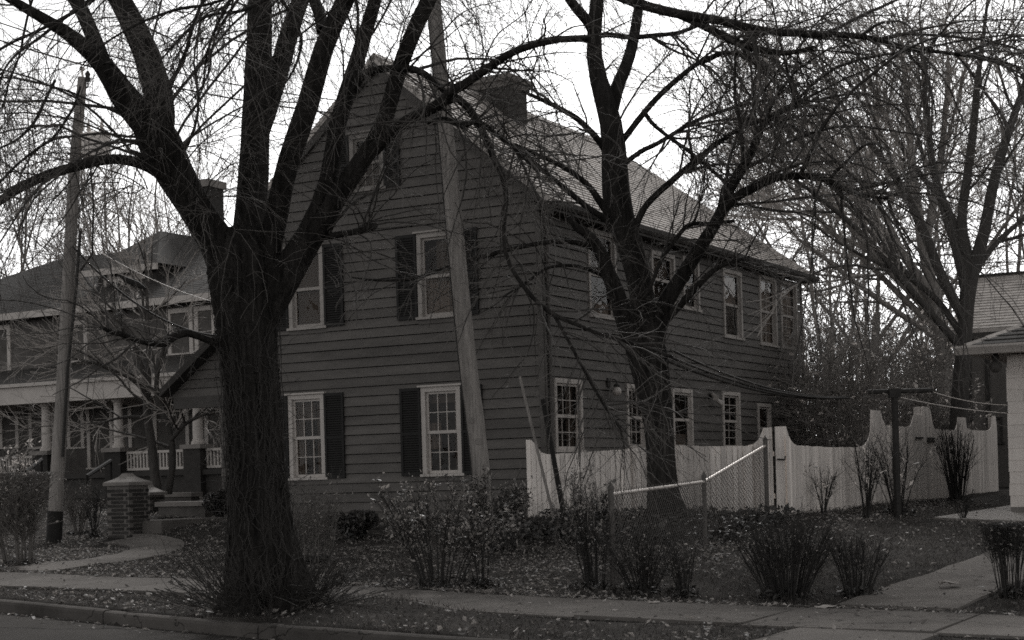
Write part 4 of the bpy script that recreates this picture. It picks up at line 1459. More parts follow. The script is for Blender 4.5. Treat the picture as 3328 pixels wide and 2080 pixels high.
hp = (1272 - 1148) * KD / FPX * g1p[1]
gate_pier(g1p + B_ * .28, .56, hp, "taller brick gate pier with pyramid stone cap, beside the lowest step")
p2 = D(353, 1229, 36.0); p2[2] = tz(p2[0], p2[1])
gate_pier(p2, .50, float(D(353, 1170, 36.0)[2] - p2[2]), "shorter brick gate pier with pale cap, behind the garden steps")
# steps
st = empty("garden_steps", G(330, 1275), "two worn concrete garden steps between the brick gate piers", "steps")
s0 = G(285, 1272); 
for i, (xl, xr, yt, yb, dep) in enumerate(((295, 372, 1257, 1272, 0.0), (300, 392, 1226, 1256, .34))):
    Yc = s0[1] + dep
    base = D(xl, yb, Yc); 
    e0 = float(np.dot(D(xl, yb, Yc), E_)); 
    ztop = float(D((xl + xr) / 2, yt + 4, Yc)[2]); 
    w = (xr - xl) * KD / FPX * Yc / ca
    mb = MB()
    def FSx(a, z, o): return tuple(base * np.array((1, 1, 0)) + E_ * a - B_ * o + UZ * z)
    mb.box(FSx, 0, w, -.2 + tz(base[0], base[1]), ztop, -2.2 + .3 * i, -.01 - .001 * i)
    mb.build("step", M['walk'], st)
# cheek walls
for xl, xr, yt, yb, Yc, lab in ((375, 505, 1186, 1236, 34.6, "low brick wall with flat stone coping, right of the garden steps"),
                               (330, 475, 1166, 1200, 38.0, "rear low brick wall with stone coping behind the shorter gate pier")):
    c0 = D(xl, yb, Yc); w = (xr - xl) * KD / FPX * Yc / ca * .95
    zt_ = float(D(xl, yt, Yc)[2])
    def FCh(a, z, o, c0=c0): return tuple(c0 * np.array((1, 1, 0)) + E_ * a - B_ * o + UZ * z)
    root = empty("garden_wall", c0, lab, "wall", "low garden walls by the steps")
    mb = MB(); mb.box(FCh, 0, w, tz(c0[0], c0[1]) - .4, zt_ - .1, -.3, 0); mb.build("wall", M['housebrick'], root)
    mb = MB(); mb.box(FCh, -.05, w + .05, zt_ - .099, zt_, -.36, .06); mb.build("coping", M['stone'], root)

# scraps on the ground
for x, y, s, lab in ((2243, 1393, .11, "crumpled pale scrap lying on the front walk"), (1950, 1449, .10, "flat torn paper scrap on the sidewalk near the apron"),
                     (492, 1474, .10, "curled pale leaf scrap on the road by the kerb"), (1545, 1436, .06, "small pale scrap in the middle of the sidewalk")):
    p = G(x, y)
    e_, c_ = float(np.dot(p, E_)), float(np.dot(p, B_))
    z = p[2]
    if c_ < float(curb_c(e_)):
        a, b = ray(x, y, KD); Yr = (CAM_H - (zs(e_) - .13)) / -b; p = np.array((a * Yr, Yr, 0)); z = float(zs(e_)) - .13
    mb = MB(); n = 5
    hgt = RNG.uniform(0, .03, (n + 1, n + 1))
    if 'crumpled' in lab: hgt *= 1.8
    g = [[(p[0] + (i / n - .5) * s * 2, p[1] + (j / n - .5) * s * 1.1, z + .05 + hgt[i, j]) for j in range(n + 1)] for i in range(n + 1)]
    for i in range(n):
        for j in range(n): mb.quad(g[i][j], g[i + 1][j], g[i + 1][j + 1], g[i][j + 1])
    tag(mb.build("paper_scrap", M['paper']), lab, "litter", "scraps of litter")
# ------------------------------------------------------------------ growth
FLOOR = 2.6
def unit(v):
    return v / (np.linalg.norm(v, axis=-1, keepdims=True) + 1e-9)

def spawn(P, R, k, rng, length, ang, droop=0.0, wander=0.12, n=8, r0=0.01, r1=0.003, t0=0.15, t1=1.0, shrink=0.4, lead=False, spread=0.22):
    """k side shoots on each of M parents; droop > 0 hangs, < 0 climbs"""
    Mn, N, _ = P.shape
    par = np.repeat(np.arange(Mn), k)
    t = rng.uniform(t0, t1, Mn * k)
    if lead: t[::k] = 0.999
    f = t * (N - 1); i = np.minimum(f.astype(int), N - 2); fr = (f - i)[:, None]
    pos = P[par, i] * (1 - fr) + P[par, i + 1] * fr
    tan = unit(P[par, i + 1] - P[par, i])
    rp = R[par, i]
    perp = unit(np.cross(tan, rng.normal(size=(Mn * k, 3))))
    a = rng.normal(ang, spread, Mn * k)[:, None]
    if lead: a[::k] = .15
    d = np.cos(a) * tan + np.sin(a) * perp
    L = length * np.exp(rng.normal(0, .28, Mn * k)) * (1 - shrink * t)
    st = (L / (n - 1))[:, None]
    rs = np.minimum(rp * 0.65, r0 * np.exp(rng.normal(0, .2, Mn * k)))
    re = np.minimum(r1, rs)
    out = np.empty((Mn * k, n, 3)); out[:, 0] = pos
    for j in range(1, n):
        w = j / n
        d = unit(d + wander * rng.normal(size=d.shape) + np.array((0, 0, -droop)) * (0.4 + w))
        out[:, j] = out[:, j - 1] + d * st
    tt = np.linspace(0, 1, n)[None, :]
    rad = rs[:, None] * (1 - tt) + re[:, None] * tt
    return out, rad

def resample(P4, n):
    return crom(P4, n)

def bark_tube(C, ns, furrow, rng, flare=None, lobes=5):
    """a trunk or limb with uneven ridged skin; C (n,4)"""
    n = len(C)
    v, f = tubes(C[None, :, :3], C[None, :, 3], ns)
    v = v.reshape(n, ns, 3)
    ang = np.arange(ns) / ns * 2 * math.pi
    hh = np.concatenate([[0], np.cumsum(np.linalg.norm(np.diff(C[:, :3], axis=0), axis=1))])
    s = np.zeros((n, ns))
    for q in range(7):
        fr = rng.integers(max(3, ns // 10), 4 + ns // 4)
        s += np.sin(fr * ang[None, :] + rng.uniform(0, 6) + .9 * np.sin(hh[:, None] * rng.uniform(1, 4) + rng.uniform(0, 6)) + hh[:, None] * rng.uniform(-.6, .6)) / 2.6
    s = np.sign(s) * np.abs(s) ** .7
    s += .35 * rng.normal(size=(n, ns))
    k = 1 + furrow * s
    if flare is not None:
        fl = np.exp(-hh / flare[0])[:, None]
        k = k + fl * flare[1] * np.clip(np.sin(lobes * ang[None, :] + rng.uniform(0, 6)) + .4 * np.sin(3 * ang[None, :] + 1), -.4, 1.2)
    cen = C[:, None, :3]
    v = cen + (v - cen) * k[..., None]
    return v.reshape(-1, 3), f

def trace(pts, Y, dy0=0.0, dy1=0.0, n=26):
    """limb traced in the photograph, given its own depth along its length"""
    p = np.array(pts, float)
    L = np.concatenate([[0], np.cumsum(np.hypot(np.diff(p[:, 0]), np.diff(p[:, 1])))])
    t = L / L[-1]
    out = []
    for (x, y, w), tt in zip(p, t):
        Yy = Y + dy0 + (dy1 - dy0) * tt
        q = D(x, y, Yy)
        out.append((q[0], q[1], q[2], w * .5 * KD / FPX * Yy))
    return crom(np.array(out), n)

def extend(C, length, rng, n=26, up=.25):
    """let a limb that leaves the frame go on growing"""
    d = unit(C[-1, :3] - C[-4, :3])
    pts = [tuple(c) for c in C[::5]] + [tuple(C[-1])]
    p = C[-1, :3].copy(); r = C[-1, 3]
    for i in range(4):
        d = unit(d + np.array((rng.normal(0, .16), rng.normal(0, .16), up * .3)))
        p = p + d * length / 4; r *= .72
        pts.append((p[0], p[1], p[2], r))
    return crom(np.array(pts), n)

def leaves_mesh(P, size, rng, flat=0.0, curl=.3):
    """one small folded leaf at every point"""
    K = len(P)
    s = size * np.exp(rng.normal(0, .28, K))[:, None]
    nrm = rng.normal(size=(K, 3))
    if flat > 0:
        nrm = nrm * (1 - flat) + np.array((0, 0, 1.0)) * flat * 2.2
    nrm = unit(nrm)
    u = unit(np.cross(nrm, rng.normal(size=(K, 3))))
    w = np.cross(nrm, u)
    c = (rng.uniform(-curl, curl, K)[:, None] + .15) * s
    v = np.stack([P - u * s, P - w * s * .42 + nrm * c, P + u * s, P + w * s * .42 + nrm * c], 1)
    mid0 = P - u * s * .1 - nrm * c * .2
    V = np.stack([P - u * s, P - w * s * .48 + nrm * c, P + u * s, P + w * s * .48 + nrm * c], 1)
    idx = np.arange(K * 4).reshape(K, 4)
    F = np.concatenate([idx[:, [0, 1, 2]], idx[:, [0, 2, 3]]])
    return V.reshape(-1, 3), F

def crown(root, name, levels, m, ns=3):
    mb = MB()
    for P, R in levels: mb.tubes(P, R, ns)
    return tag(mb.build(name, m, root), kind="stuff")

def L4(limbs, n=26):
    A = np.stack([resample(c, n) if len(c) != n else c for c in limbs])
    return A[..., :3], A[..., 3]

# ------------------------------------------------------------------ the old street tree in front
def street_tree():
    rng = np.random.default_rng(5)
    Y = 16.4
    base = D(637, 1440, Y); base[2] = tz(base[0], base[1])
    root = empty("street_tree", base, "huge old street tree with furrowed trunk forking into many bare limbs, by the kerb", "tree", )
    tr = trace([(640, 1462, 262), (638, 1440, 238), (635, 1400, 202), (629, 1340, 170), (620, 1270, 147), (611, 1170, 131), (603, 1060, 124), (597, 950, 124),
                (590, 860, 126), (583, 780, 135), (580, 710, 152), (580, 640, 172), (570, 585, 150), (560, 540, 95)], Y, n=150)
    mb = MB(); v, f = bark_tube(tr, 96, .07, rng, flare=(.35, .16), lobes=6); mb.arr.append((v, f))
    mb.build("trunk", M['bark'], root, smooth=True)
    T = []
    def limb(pts, d0, d1, ext=0.0, up=.3):
        c = trace(pts, Y, d0, d1)
        if ext: c = extend(c, ext, rng, 34, up)
        T.append(resample(c, 30))
    # left group
    limb([(548, 640, 105), (515, 575, 88), (480, 520, 80), (440, 455, 82), (405, 395, 92), (378, 340, 100), (352, 285, 84)], 0, -.6)
    limb([(365, 310, 80), (335, 268, 72), (303, 240, 66), (263, 188, 55), (232, 140, 46), (190, 100, 38), (151, 74, 32), (111, 47, 27), (34, 5, 22), (-30, -35, 18)], -.6, -1.6, 2.5)
    limb([(250, 165, 42), (229, 110, 38), (212, 65, 36), (194, 25, 35), (175, -5, 34)], -1.0, -.6, 4.5)
    limb([(372, 320, 76), (380, 269, 72), (370, 215, 66), (355, 160, 62), (330, 88, 58), (300, 34, 54), (275, -15, 52)], -.6, -.2, 5.0)
    limb([(385, 408, 40), (337, 388, 28), (286, 377, 24), (236, 379, 24), (168, 396, 24), (101, 417, 23), (34, 452, 21), (-20, 490, 18), (-80, 540, 14)], -.5, -2.2)
    # centre
    limb([(580, 660, 100), (588, 580, 82), (592, 500, 72), (598, 420, 68), (603, 330, 68), (606, 240, 66), (610, 160, 62), (612, 80, 58), (612, 20, 56), (614, -30, 54)], 0, .5, 5.0)
    limb([(612, 330, 40), (640, 240, 44), (660, 165, 46), (678, 100, 44), (700, 30, 42), (718, -20, 38)], .3, 1.4, 4.5)
    # right group
    limb([(598, 690, 90), (625, 610, 62), (648, 540, 54), (662, 471, 50), (676, 404, 52), (700, 337, 54), (721, 269, 52), (741, 202, 49), (759, 135, 46), (780, 67, 46), (808, 10, 44), (830, -30, 40)], 0, -.6, 5.0)
    limb([(762, 75, 28), (757, 40, 28), (742, 0, 27), (728, -40, 24)], -.5, .2, 3.0)
    limb([(612, 715, 90), (650, 660, 66), (690, 610, 55), (725, 560, 50), (752, 510, 46), (768, 460, 44), (776, 404, 43), (787, 337, 41), (805, 269, 40), (828, 202, 38), (846, 135, 35), (866, 67, 33), (884, 0, 32), (898, -40, 30)], 0, -1.0, 5.0)
    limb([(628, 735, 80), (675, 670, 60), (715, 605, 50), (745, 545, 46), (780, 480, 46), (820, 437, 48), (853, 392, 50), (880, 340, 44), (902, 300, 38), (921, 252, 36), (936, 200, 37), (952, 135, 37), (982, 67, 37), (1010, 0, 38), (1030, -40, 36)], 0, -1.4, 5.0)
    limb([(836, 215, 20), (854, 180, 21), (884, 166, 19), (914, 162, 18), (948, 161, 17), (981, 165, 17), (1005, 176, 16), (1022, 190, 14), (1045, 212, 12), (1062, 235, 10)], -.8, -1.6)
    limb([(885, 352, 34), (914, 325, 28), (955, 288, 26), (1005, 264, 27), (1042, 243, 27), (1068, 216, 25), (1096, 200, 22), (1157, 158, 20), (1207, 126, 18), (1262, 106, 16), (1320, 96, 11)], -1.0, -3.0)
    limb([(1050, 238, 22), (1082, 232, 20), (1112, 262, 19), (1130, 290, 17), (1150, 337, 15), (1170, 380, 14), (1190, 425, 13), (1196, 480, 11), (1190, 540, 10), (1195, 600, 10), (1222, 655, 10), (1262, 705, 11), (1305, 742, 11), (1360, 765, 10), (1420, 790, 9), (1500, 812, 8), (1590, 842, 5)], -1.5, -2.6)
    limb([(1306, 738, 9), (1340, 800, 8), (1375, 865, 8), (1420, 945, 7), (1470, 1020, 5)], -2.2, -2.6)
    limb([(1130, 286, 13), (1165, 312, 12), (1207, 343, 11), (1240, 375, 9), (1272, 404, 7)], -1.8, -2.4)
    limb([(1010, 290, 9), (1050, 282, 14), (1090, 296, 12), (1128, 288, 9), (1160, 300, 6)], -1.4, -2.2)
    # broken stub and low limbs
    limb([(705, 600, 28), (740, 566, 19), (790, 556, 16), (835, 548, 15), (868, 540, 19), (887, 532, 15)], -.1, -.7)
    limb([(545, 810, 26), (505, 808, 19), (470, 795, 17), (440, 786, 19), (412, 794, 20), (392, 808, 21), (365, 812, 15), (330, 806, 13), (290, 790, 13), (262, 784, 12), (245, 776, 8)], 0, -1.0)
    NB = len(T)
    for pts, d0, d1 in (([(245, -40, 9), (219, 0, 9), (150, 42, 8), (78, 78, 7), (30, 100, 6), (-20, 130, 4)], -2.5, -3.5),
                        ([(255, -30, 9), (195, 12, 9), (140, 52, 8), (98, 86, 7), (39, 129, 6), (8, 170, 5), (-6, 230, 3)], -2.2, -3.0),
                        ([(660, -20, 8), (578, 23, 8), (530, 30, 7), (488, 39, 7), (450, 65, 6), (422, 94, 5), (390, 130, 4), (371, 160, 3)], -1.0, -2.6),
                        ([(600, -30, 8), (500, 8, 7), (420, 22, 7), (340, 50, 6), (275, 85, 5), (225, 120, 4), (190, 160, 3)], -2.0, -3.2),
                        ([(560, -30, 8), (531, 23, 8), (508, 70, 7), (492, 117, 6), (484, 160, 5), (480, 200, 4), (461, 255, 3)], -1.6, -2.0),
                        ([(575, -20, 8), (548, 20, 7), (520, 66, 6), (500, 120, 6), (494, 170, 5), (470, 215, 4), (440, 250, 3)], -1.4, -2.4),
                        ([(500, -30, 7), (470, 20, 6), (455, 70, 6), (440, 115, 5), (420, 160, 4), (404, 215, 3)], -2.2, -2.8),
                        ([(90, -40, 7), (70, 20, 6), (56, 80, 6), (46, 130, 5), (20, 200, 4), (4, 260, 3)], -3.0, -3.4),
                        ([(660, -10, 9), (690, 40, 8), (712, 90, 7), (700, 150, 6), (672, 200, 4), (650, 230, 3)], -1.5, -2.4),
                        ([(840, -10, 8), (846, 40, 7), (842, 90, 6), (834, 140, 5), (838, 190, 4)], -2.0, -2.4),
                        ([(130, 190, 7), (105, 240, 7), (80, 290, 7), (40, 330, 6), (0, 350, 5), (-30, 370, 4)], -2.0, -3.2),
                        ([(190, 205, 5), (170, 260, 6), (130, 320, 6), (90, 350, 6), (45, 385, 6), (0, 430, 6), (-20, 450, 4)], -2.4, -3.4)):
        T.append(resample(trace(pts, Y, d0, d1), 30))
    for c in T:
        mb = MB(); big = c[0, 3] > .12
        v, f = bark_tube(c, 26 if big else 12, .05 if big else .05, rng); mb.arr.append((v, f))
        mb.poly([tuple(x) for x in v[-(26 if big else 12):]])
        mb.build("limb", M['bark'], root, smooth=True)
    P, R = L4(T, 30)
    up = [0, 1, 2, 3, 5, 6, 7, 8, 9, 10]
    low = [i for i in range(NB) if i not in up]
    arc = list(range(NB, len(T)))
    cat_ = lambda *l: (np.concatenate([x[0] for x in l]), np.concatenate([x[1] for x in l]))
    b1u = spawn(P[up], R[up], 6, rng, 1.7, .85, .06, .15, 12, .013, .004, t0=.25, t1=.75, shrink=.2)
    b1h = spawn(P[up], R[up], 18, rng, 4.0, 1.0, .12, .13, 12, .017, .004, t0=.62, shrink=.1)
    b1l = spawn(P[low], R[low], 15, rng, 1.15, .8, .04, .13, 12, .010, .003, t0=.25, shrink=.1)
    b1a = spawn(P[arc], R[arc], 7, rng, .7, .6, .12, .12, 12, .006, .002, t0=.1, shrink=.2)
    thin = spawn(P[:NB], R[:NB], 11, rng, .9, 1.1, .10, .16, 9, .005, .0022, t0=.05, shrink=.1)
    big = cat_(b1u, b1h)
    b2 = spawn(*big, 8, rng, 1.4, .75, .10, .11, 10, .0075, .0025, t0=.15)
    b3 = spawn(*b2, 5, rng, .7, .7, .10, .13, 7, .0038, .0018, t0=.1)
    b4 = spawn(*b3, 2, rng, .28, .8, .05, .15, 4, .0022, .0014, t0=.15)
    l2 = spawn(*cat_(b1l, b1a), 5, rng, .5, .7, .08, .13, 6, .0042, .002, t0=.1)
    l3 = spawn(*l2, 2, rng, .25, .7, .06, .15, 4, .0026, .0015, t0=.1)
    hang = spawn(*b1h, 5, rng, 2.3, .9, .10, .19, 16, .0055, .0020, t0=.15, shrink=.1)
    hang = (hang[0][hang[0][:, :, 2].min(1) < 8.2], hang[1][hang[0][:, :, 2].min(1) < 8.2])
    h2 = spawn(*hang, 6, rng, .5, .7, .12, .14, 7, .0028, .0014, t0=.1, shrink=.2)
    h3 = spawn(*h2, 2, rng, .16, .8, .05, .15, 4, .0022, .0014, t0=.15)
    b2t = spawn(*thin, 3, rng, .35, .8, .05, .15, 6, .003, .0016, t0=.1)
    # shoots that would hang down across the house are few: most were lost in storms
    def keep(lv, hi, lo=None, frac=.2):
        p, r = lv
        zmin = p[:, :, 2].min(1)
        m_ = zmin < hi
        m_ &= zmin > FLOOR
        if lo is not None: m_ &= (zmin > lo) | (rng.uniform(0, 1, len(p)) < frac)
        return p[m_], r[m_]
    lo_ = base[2] + 4.3
    crown(root, "branches", [keep(b1u, 30, lo_, .5), b1h, b1l, b1a, thin], M['bark2'], 5)
    crown(root, "twigs", [keep(b2, 9.5, lo_, .8), l2, b2t, keep(hang, 8.2, lo_, .9)], M['twig'], 3)
    crown(root, "fine_twigs", [keep(b3, 8.5, lo_, .75), keep(b4, 8.0, lo_, .6), l3, keep(h2, 7.6, lo_ - .5, .85), keep(h3, 7.4)], M['twig'], 3)
    # dry vine stems on the trunk and suckers round its foot
    nv = 90
    Pv = np.empty((nv, 26, 3)); Rv = np.empty((nv, 26))
    for i in range(nv):
        h0 = rng.uniform(.0, .55); h1 = h0 + rng.uniform(.15, .5)
        a = rng.uniform(0, 2 * math.pi); 
        for j in range(26):
            q = min(h0 + (h1 - h0) * j / 25, .86) * 149
            k = int(q); c = tr[k]
            a += rng.normal(0, .07)
            rr = c[3] * 1.02 + .012 + .01 * math.sin(j * .7 + i) + (.0006 * j * (i % 5))
            fl = .16 * c[3] * math.exp(-max(0, c[2] - base[2]) / .35)
            Pv[i, j] = c[:3] + (rr + fl) * np.array((math.cos(a), math.sin(a), 0))
            Rv[i, j] = .0055 * (1 - .6 * j / 25)
    v2 = spawn(Pv, Rv, 4, rng, .42, .9, .12, .2, 8, .0042, .0020)
    tag(crown(root, "vine_stems", [(Pv, Rv), v2], M['vine'], 4))
    ns_ = 90
    A = rng.uniform(0, 2 * math.pi, ns_)
    Ps = np.stack([base[0] + .42 * np.cos(A), base[1] + .36 * np.sin(A), np.full(ns_, base[2])], -1)
    d = np.stack([np.cos(A) * .8, np.sin(A) * .5, rng.uniform(.2, 1.3, ns_)], -1)
    st = np.stack([Ps + unit(d) * (t * rng.uniform(.3, 1.05, ns_)[:, None]) + np.array((0, 0, -.12)) * t * t for t in np.linspace(0, 1, 8)], 1)
    s2 = spawn(st, np.full(st.shape[:2], .006), 6, rng, .3, .7, .03, .15, 6, .004, .002)
    tag(crown(root, "suckers", [(st, np.full(st.shape[:2], .005)), s2], M['vine'], 3))

def resample_n(P, n):
    N = P.shape[1]; f = np.linspace(0, N - 1, n); i = np.minimum(f.astype(int), N - 2); w = (f - i)[None, :, None]
    return P[:, i] * (1 - w) + P[:, i + 1] * w
def resample_r(R, n):
    N = R.shape[1]; f = np.linspace(0, N - 1, n); i = np.minimum(f.astype(int), N - 2); w = (f - i)[None, :]
    return R[:, i] * (1 - w) + R[:, i + 1] * w
street_tree()

# ------------------------------------------------------------------ the yard tree behind the chain-link fence
def yard_tree():
    rng = np.random.default_rng(17)
    b = plane_hit(1568, 1213, KD, EC(0, Fc1 - .62), nG); b[2] = tz(b[0], b[1]); Y = float(b[1])
    root = empty("yard_tree", b, "dark leaning tree with wide arching limbs, between the chain-link fence and the white fence", "tree")
    tr = trace([(1572, 1228, 120), (1570, 1205, 92), (1565, 1150, 72), (1560, 1060, 66), (1553, 980, 72), (1540, 900, 84), (1530, 840, 92), (1524, 790, 78), (1516, 740, 62)], Y, n=90)
    mb = MB(); v, f = bark_tube(tr, 40, .03, rng, flare=(.3, .22), lobes=5); mb.arr.append((v, f)); mb.build("trunk", M['bark'], root, smooth=True)
    T = []
    def limb(pts, d0, d1, ext=0.0, up=.3):
        c = trace(pts, Y, d0, d1)
        if ext: c = extend(c, ext, rng, 34, up)
        T.append(resample(c, 30))
    limb([(1535, 830, 66), (1522, 745, 60), (1512, 677, 58), (1500, 610, 60), (1480, 545, 66), (1462, 495, 68), (1452, 437, 58), (1448, 370, 54), (1445, 303, 54), (1436, 250, 60), (1420, 202, 46), (1404, 135, 38), (1399, 67, 36), (1408, 0, 34), (1415, -40, 30)], 0, .3, 5)
    limb([(1442, 262, 40), (1455, 215, 34), (1478, 162, 30), (1495, 101, 27), (1507, 34, 24), (1515, -30, 20)], .2, 1.0, 4)
    limb([(1522, 880, 56), (1500, 820, 50), (1478, 760, 46), (1455, 690, 40), (1435, 640, 35), (1420, 600, 30), (1395, 560, 24), (1360, 535, 18), (1345, 510, 12)], -.1, -1.0)
    limb([(1545, 800, 52), (1566, 730, 42), (1590, 685, 38), (1613, 650, 35), (1653, 586, 32), (1697, 515, 28), (1724, 448, 25), (1754, 400, 22), (1785, 337, 20), (1801, 296, 17), (1845, 263, 14), (1900, 235, 10)], 0, -1.0)
    limb([(1690, 520, 24), (1731, 471, 24), (1778, 445, 22), (1820, 425, 20), (1853, 417, 19), (1900, 416, 17), (1950, 424, 15), (1995, 446, 12), (2040, 462, 9), (2100, 470, 6)], -.8, -1.8)
    limb([(1552, 785, 28), (1572, 757, 22), (1620, 706, 18), (1663, 660, 15), (1690, 636, 12), (1724, 620, 9), (1770, 606, 6)], -.1, -.9)
    limb([(1497, 545, 18), (1520, 495, 16), (1549, 461, 16), (1600, 416, 15), (1650, 373, 13), (1697, 337, 12), (1764, 296, 10), (1830, 280, 7)], .1, -.8)
    limb([(1462, 412, 14), (1475, 388, 13), (1515, 357, 12), (1556, 337, 11), (1637, 289, 10), (1690, 268, 9), (1751, 249, 8), (1838, 232, 6)], .2, 1.2)
    limb([(1458, 345, 18), (1475, 327, 16), (1522, 266, 15), (1569, 215, 14), (1637, 158, 12), (1680, 135, 11), (1711, 125, 9), (1800, 130, 6)], .2, -.5)
    limb([(1440, 372, 20), (1418, 337, 17), (1390, 305, 15), (1361, 279, 14), (1325, 258, 12), (1293, 242, 11), (1233, 215, 7)], .2, -.6)
    limb([(1440, 505, 24), (1418, 478, 18), (1395, 445, 15), (1361, 414, 13), (1315, 386, 11), (1267, 364, 9), (1215, 340, 6)], 0, -.8)
    limb([(1448, 530, 22), (1420, 510, 16), (1388, 490, 15), (1340, 450, 13), (1284, 404, 11), (1240, 366, 9), (1199, 337, 7)], 0, -1.2)
    limb([(1440, 640, 20), (1420, 600, 17), (1400, 586, 15), (1370, 574, 14), (1330, 571, 13), (1290, 572, 12), (1220, 585, 11), (1150, 603, 12), (1060, 630, 10), (1010, 648, 9), (960, 660, 8), (890, 662, 6), (830, 655, 4)], -.2, -2.0)
    limb([(1440, 655, 12), (1412, 646, 10), (1370, 630, 9), (1330, 627, 9), (1290, 634, 8), (1250, 662, 7), (1190, 700, 5)], -.2, -1.4)
    limb([(1402, 75, 26), (1388, 50, 25), (1365, 25, 24), (1340, -10, 22), (1320, -40, 18)], .2, -.4, 4)
    limb([(1400, 92, 18), (1381, 91, 17), (1340, 92, 16), (1300, 94, 15), (1249, 108, 14), (1199, 128, 12), (1150, 165, 9)], .3, -.8)
    limb([(1405, 85, 14), (1440, 82, 13), (1492, 88, 12), (1550, 83, 11), (1603, 77, 10), (1657, 57, 9), (1720, 40, 6)], .3, 1.0)
    limb([(1440, -20, 26), (1502, 7, 24), (1569, 26, 22), (1637, 38, 21), (1704, 50, 20), (1771, 66, 19), (1832, 76, 18), (1927, 81, 16), (2017, 84, 14), (2088, 98, 12), (2135, 114, 11), (2203, 121, 9), (2304, 135, 8), (2405, 158, 7), (2480, 178, 5)], -1.0, -3.0)
    limb([(1590, 30, 16), (1660, 60, 18), (1740, 100, 19), (1800, 118, 15), (1860, 125, 12), (1930, 110, 8)], -1.2, -2.0)
    limb([(1480, 760, 10), (1530, 690, 9), (1560, 620, 9), (1600, 560, 10), (1630, 530, 11), (1680, 528, 9), (1735, 522, 8)], -.6, -1.2)
    limb([(1522, 265, 11), (1540, 290, 10), (1575, 320, 9), (1620, 352, 9), (1655, 380, 9), (1690, 410, 8), (1727, 445, 7)], -.3, -1.0)
    for c in T:
        mb = MB(); big = c[0, 3] > .15
        v, f = bark_tube(c, 20 if big else 10, .03 if big else .05, rng); mb.arr.append((v, f))
        mb.poly([tuple(x) for x in v[-(20 if big else 10):]])
        mb.build("limb", M['bark'], root, smooth=True)
    P, R = L4(T, 30)
    up = [0, 1, 3, 4, 6, 7, 8, 14, 16, 17, 18]
    low = [i for i in range(len(T)) if i not in up]
    cat_ = lambda *l: (np.concatenate([x[0] for x in l]), np.concatenate([x[1] for x in l]))
    b1u = spawn(P[up], R[up], 9, rng, 1.9, .8, .05, .10, 12, .024, .007, t0=.3, shrink=.1)
    b1h = spawn(P[[0, 1, 3, 4, 14, 17]], R[[0, 1, 3, 4, 14, 17]], 15, rng, 3.6, .9, .14, .09, 12, .028, .007, t0=.5, shrink=.05)
    b1l = spawn(P[low], R[low], 13, rng, 1.3, .75, .04, .13, 10, .014, .005, t0=.25, shrink=.1)
    b2 = spawn(*cat_(b1u, b1h), 7, rng, 1.3, .7, .10, .11, 9, .010, .004, t0=.1)
    b3 = spawn(*b2, 4, rng, .65, .65, .08, .13, 6, .0055, .0030, t0=.1)
    l2 = spawn(*b1l, 5, rng, .6, .7, .05, .13, 6, .007, .0032, t0=.1)
    l3 = spawn(*l2, 2, rng, .32, .7, .05, .14, 4, .0042, .0026, t0=.1)
    hang = spawn(*b1h, 4, rng, 2.4, .9, .12, .18, 16, .0085, .0035, t0=.1, shrink=.1)
    top = spawn(P[[17, 18, 5]], R[[17, 18, 5]], 15, rng, 2.8, 1.1, .30, .12, 16, .010, .0035, t0=.2, shrink=.1)
    hang = cat_(hang, top)
    h2 = spawn(*hang, 6, rng, .6, .6, .15, .13, 7, .0052, .0028, t0=.1, shrink=.2)
    thin = spawn(P, R, 12, rng, .9, 1.0, .05, .18, 7, .006, .003, t0=.05)
    def keep(lv, hi, lo=None, frac=.2):
        p, r = lv
        zmin = p[:, :, 2].min(1)
        m_ = zmin < hi
        m_ &= zmin > FLOOR
        if lo is not None: m_ &= (zmin > lo) | (rng.uniform(0, 1, len(p)) < frac)
        return p[m_], r[m_]
    lo_ = b[2] + 5.2
    clear = lambda lv: (lv[0][lv[0][:, :, 2].min(1) > b[2] + 2.3], lv[1][lv[0][:, :, 2].min(1) > b[2] + 2.3])
    crown(root, "branches", [keep(b1u, 40, lo_, .5), b1h, clear(b1l), clear(thin)], M['bark2'], 5)
    crown(root, "twigs", [keep(b2, 12.5, lo_, .75), clear(l2), keep(hang, 11.5, lo_ - 1, .8)], M['twig'], 3)
    crown(root, "fine_twigs", [keep(b3, 12, lo_, .65), clear(l3), keep(h2, 11, lo_ - 1, .8)], M['twig'], 3)
yard_tree()

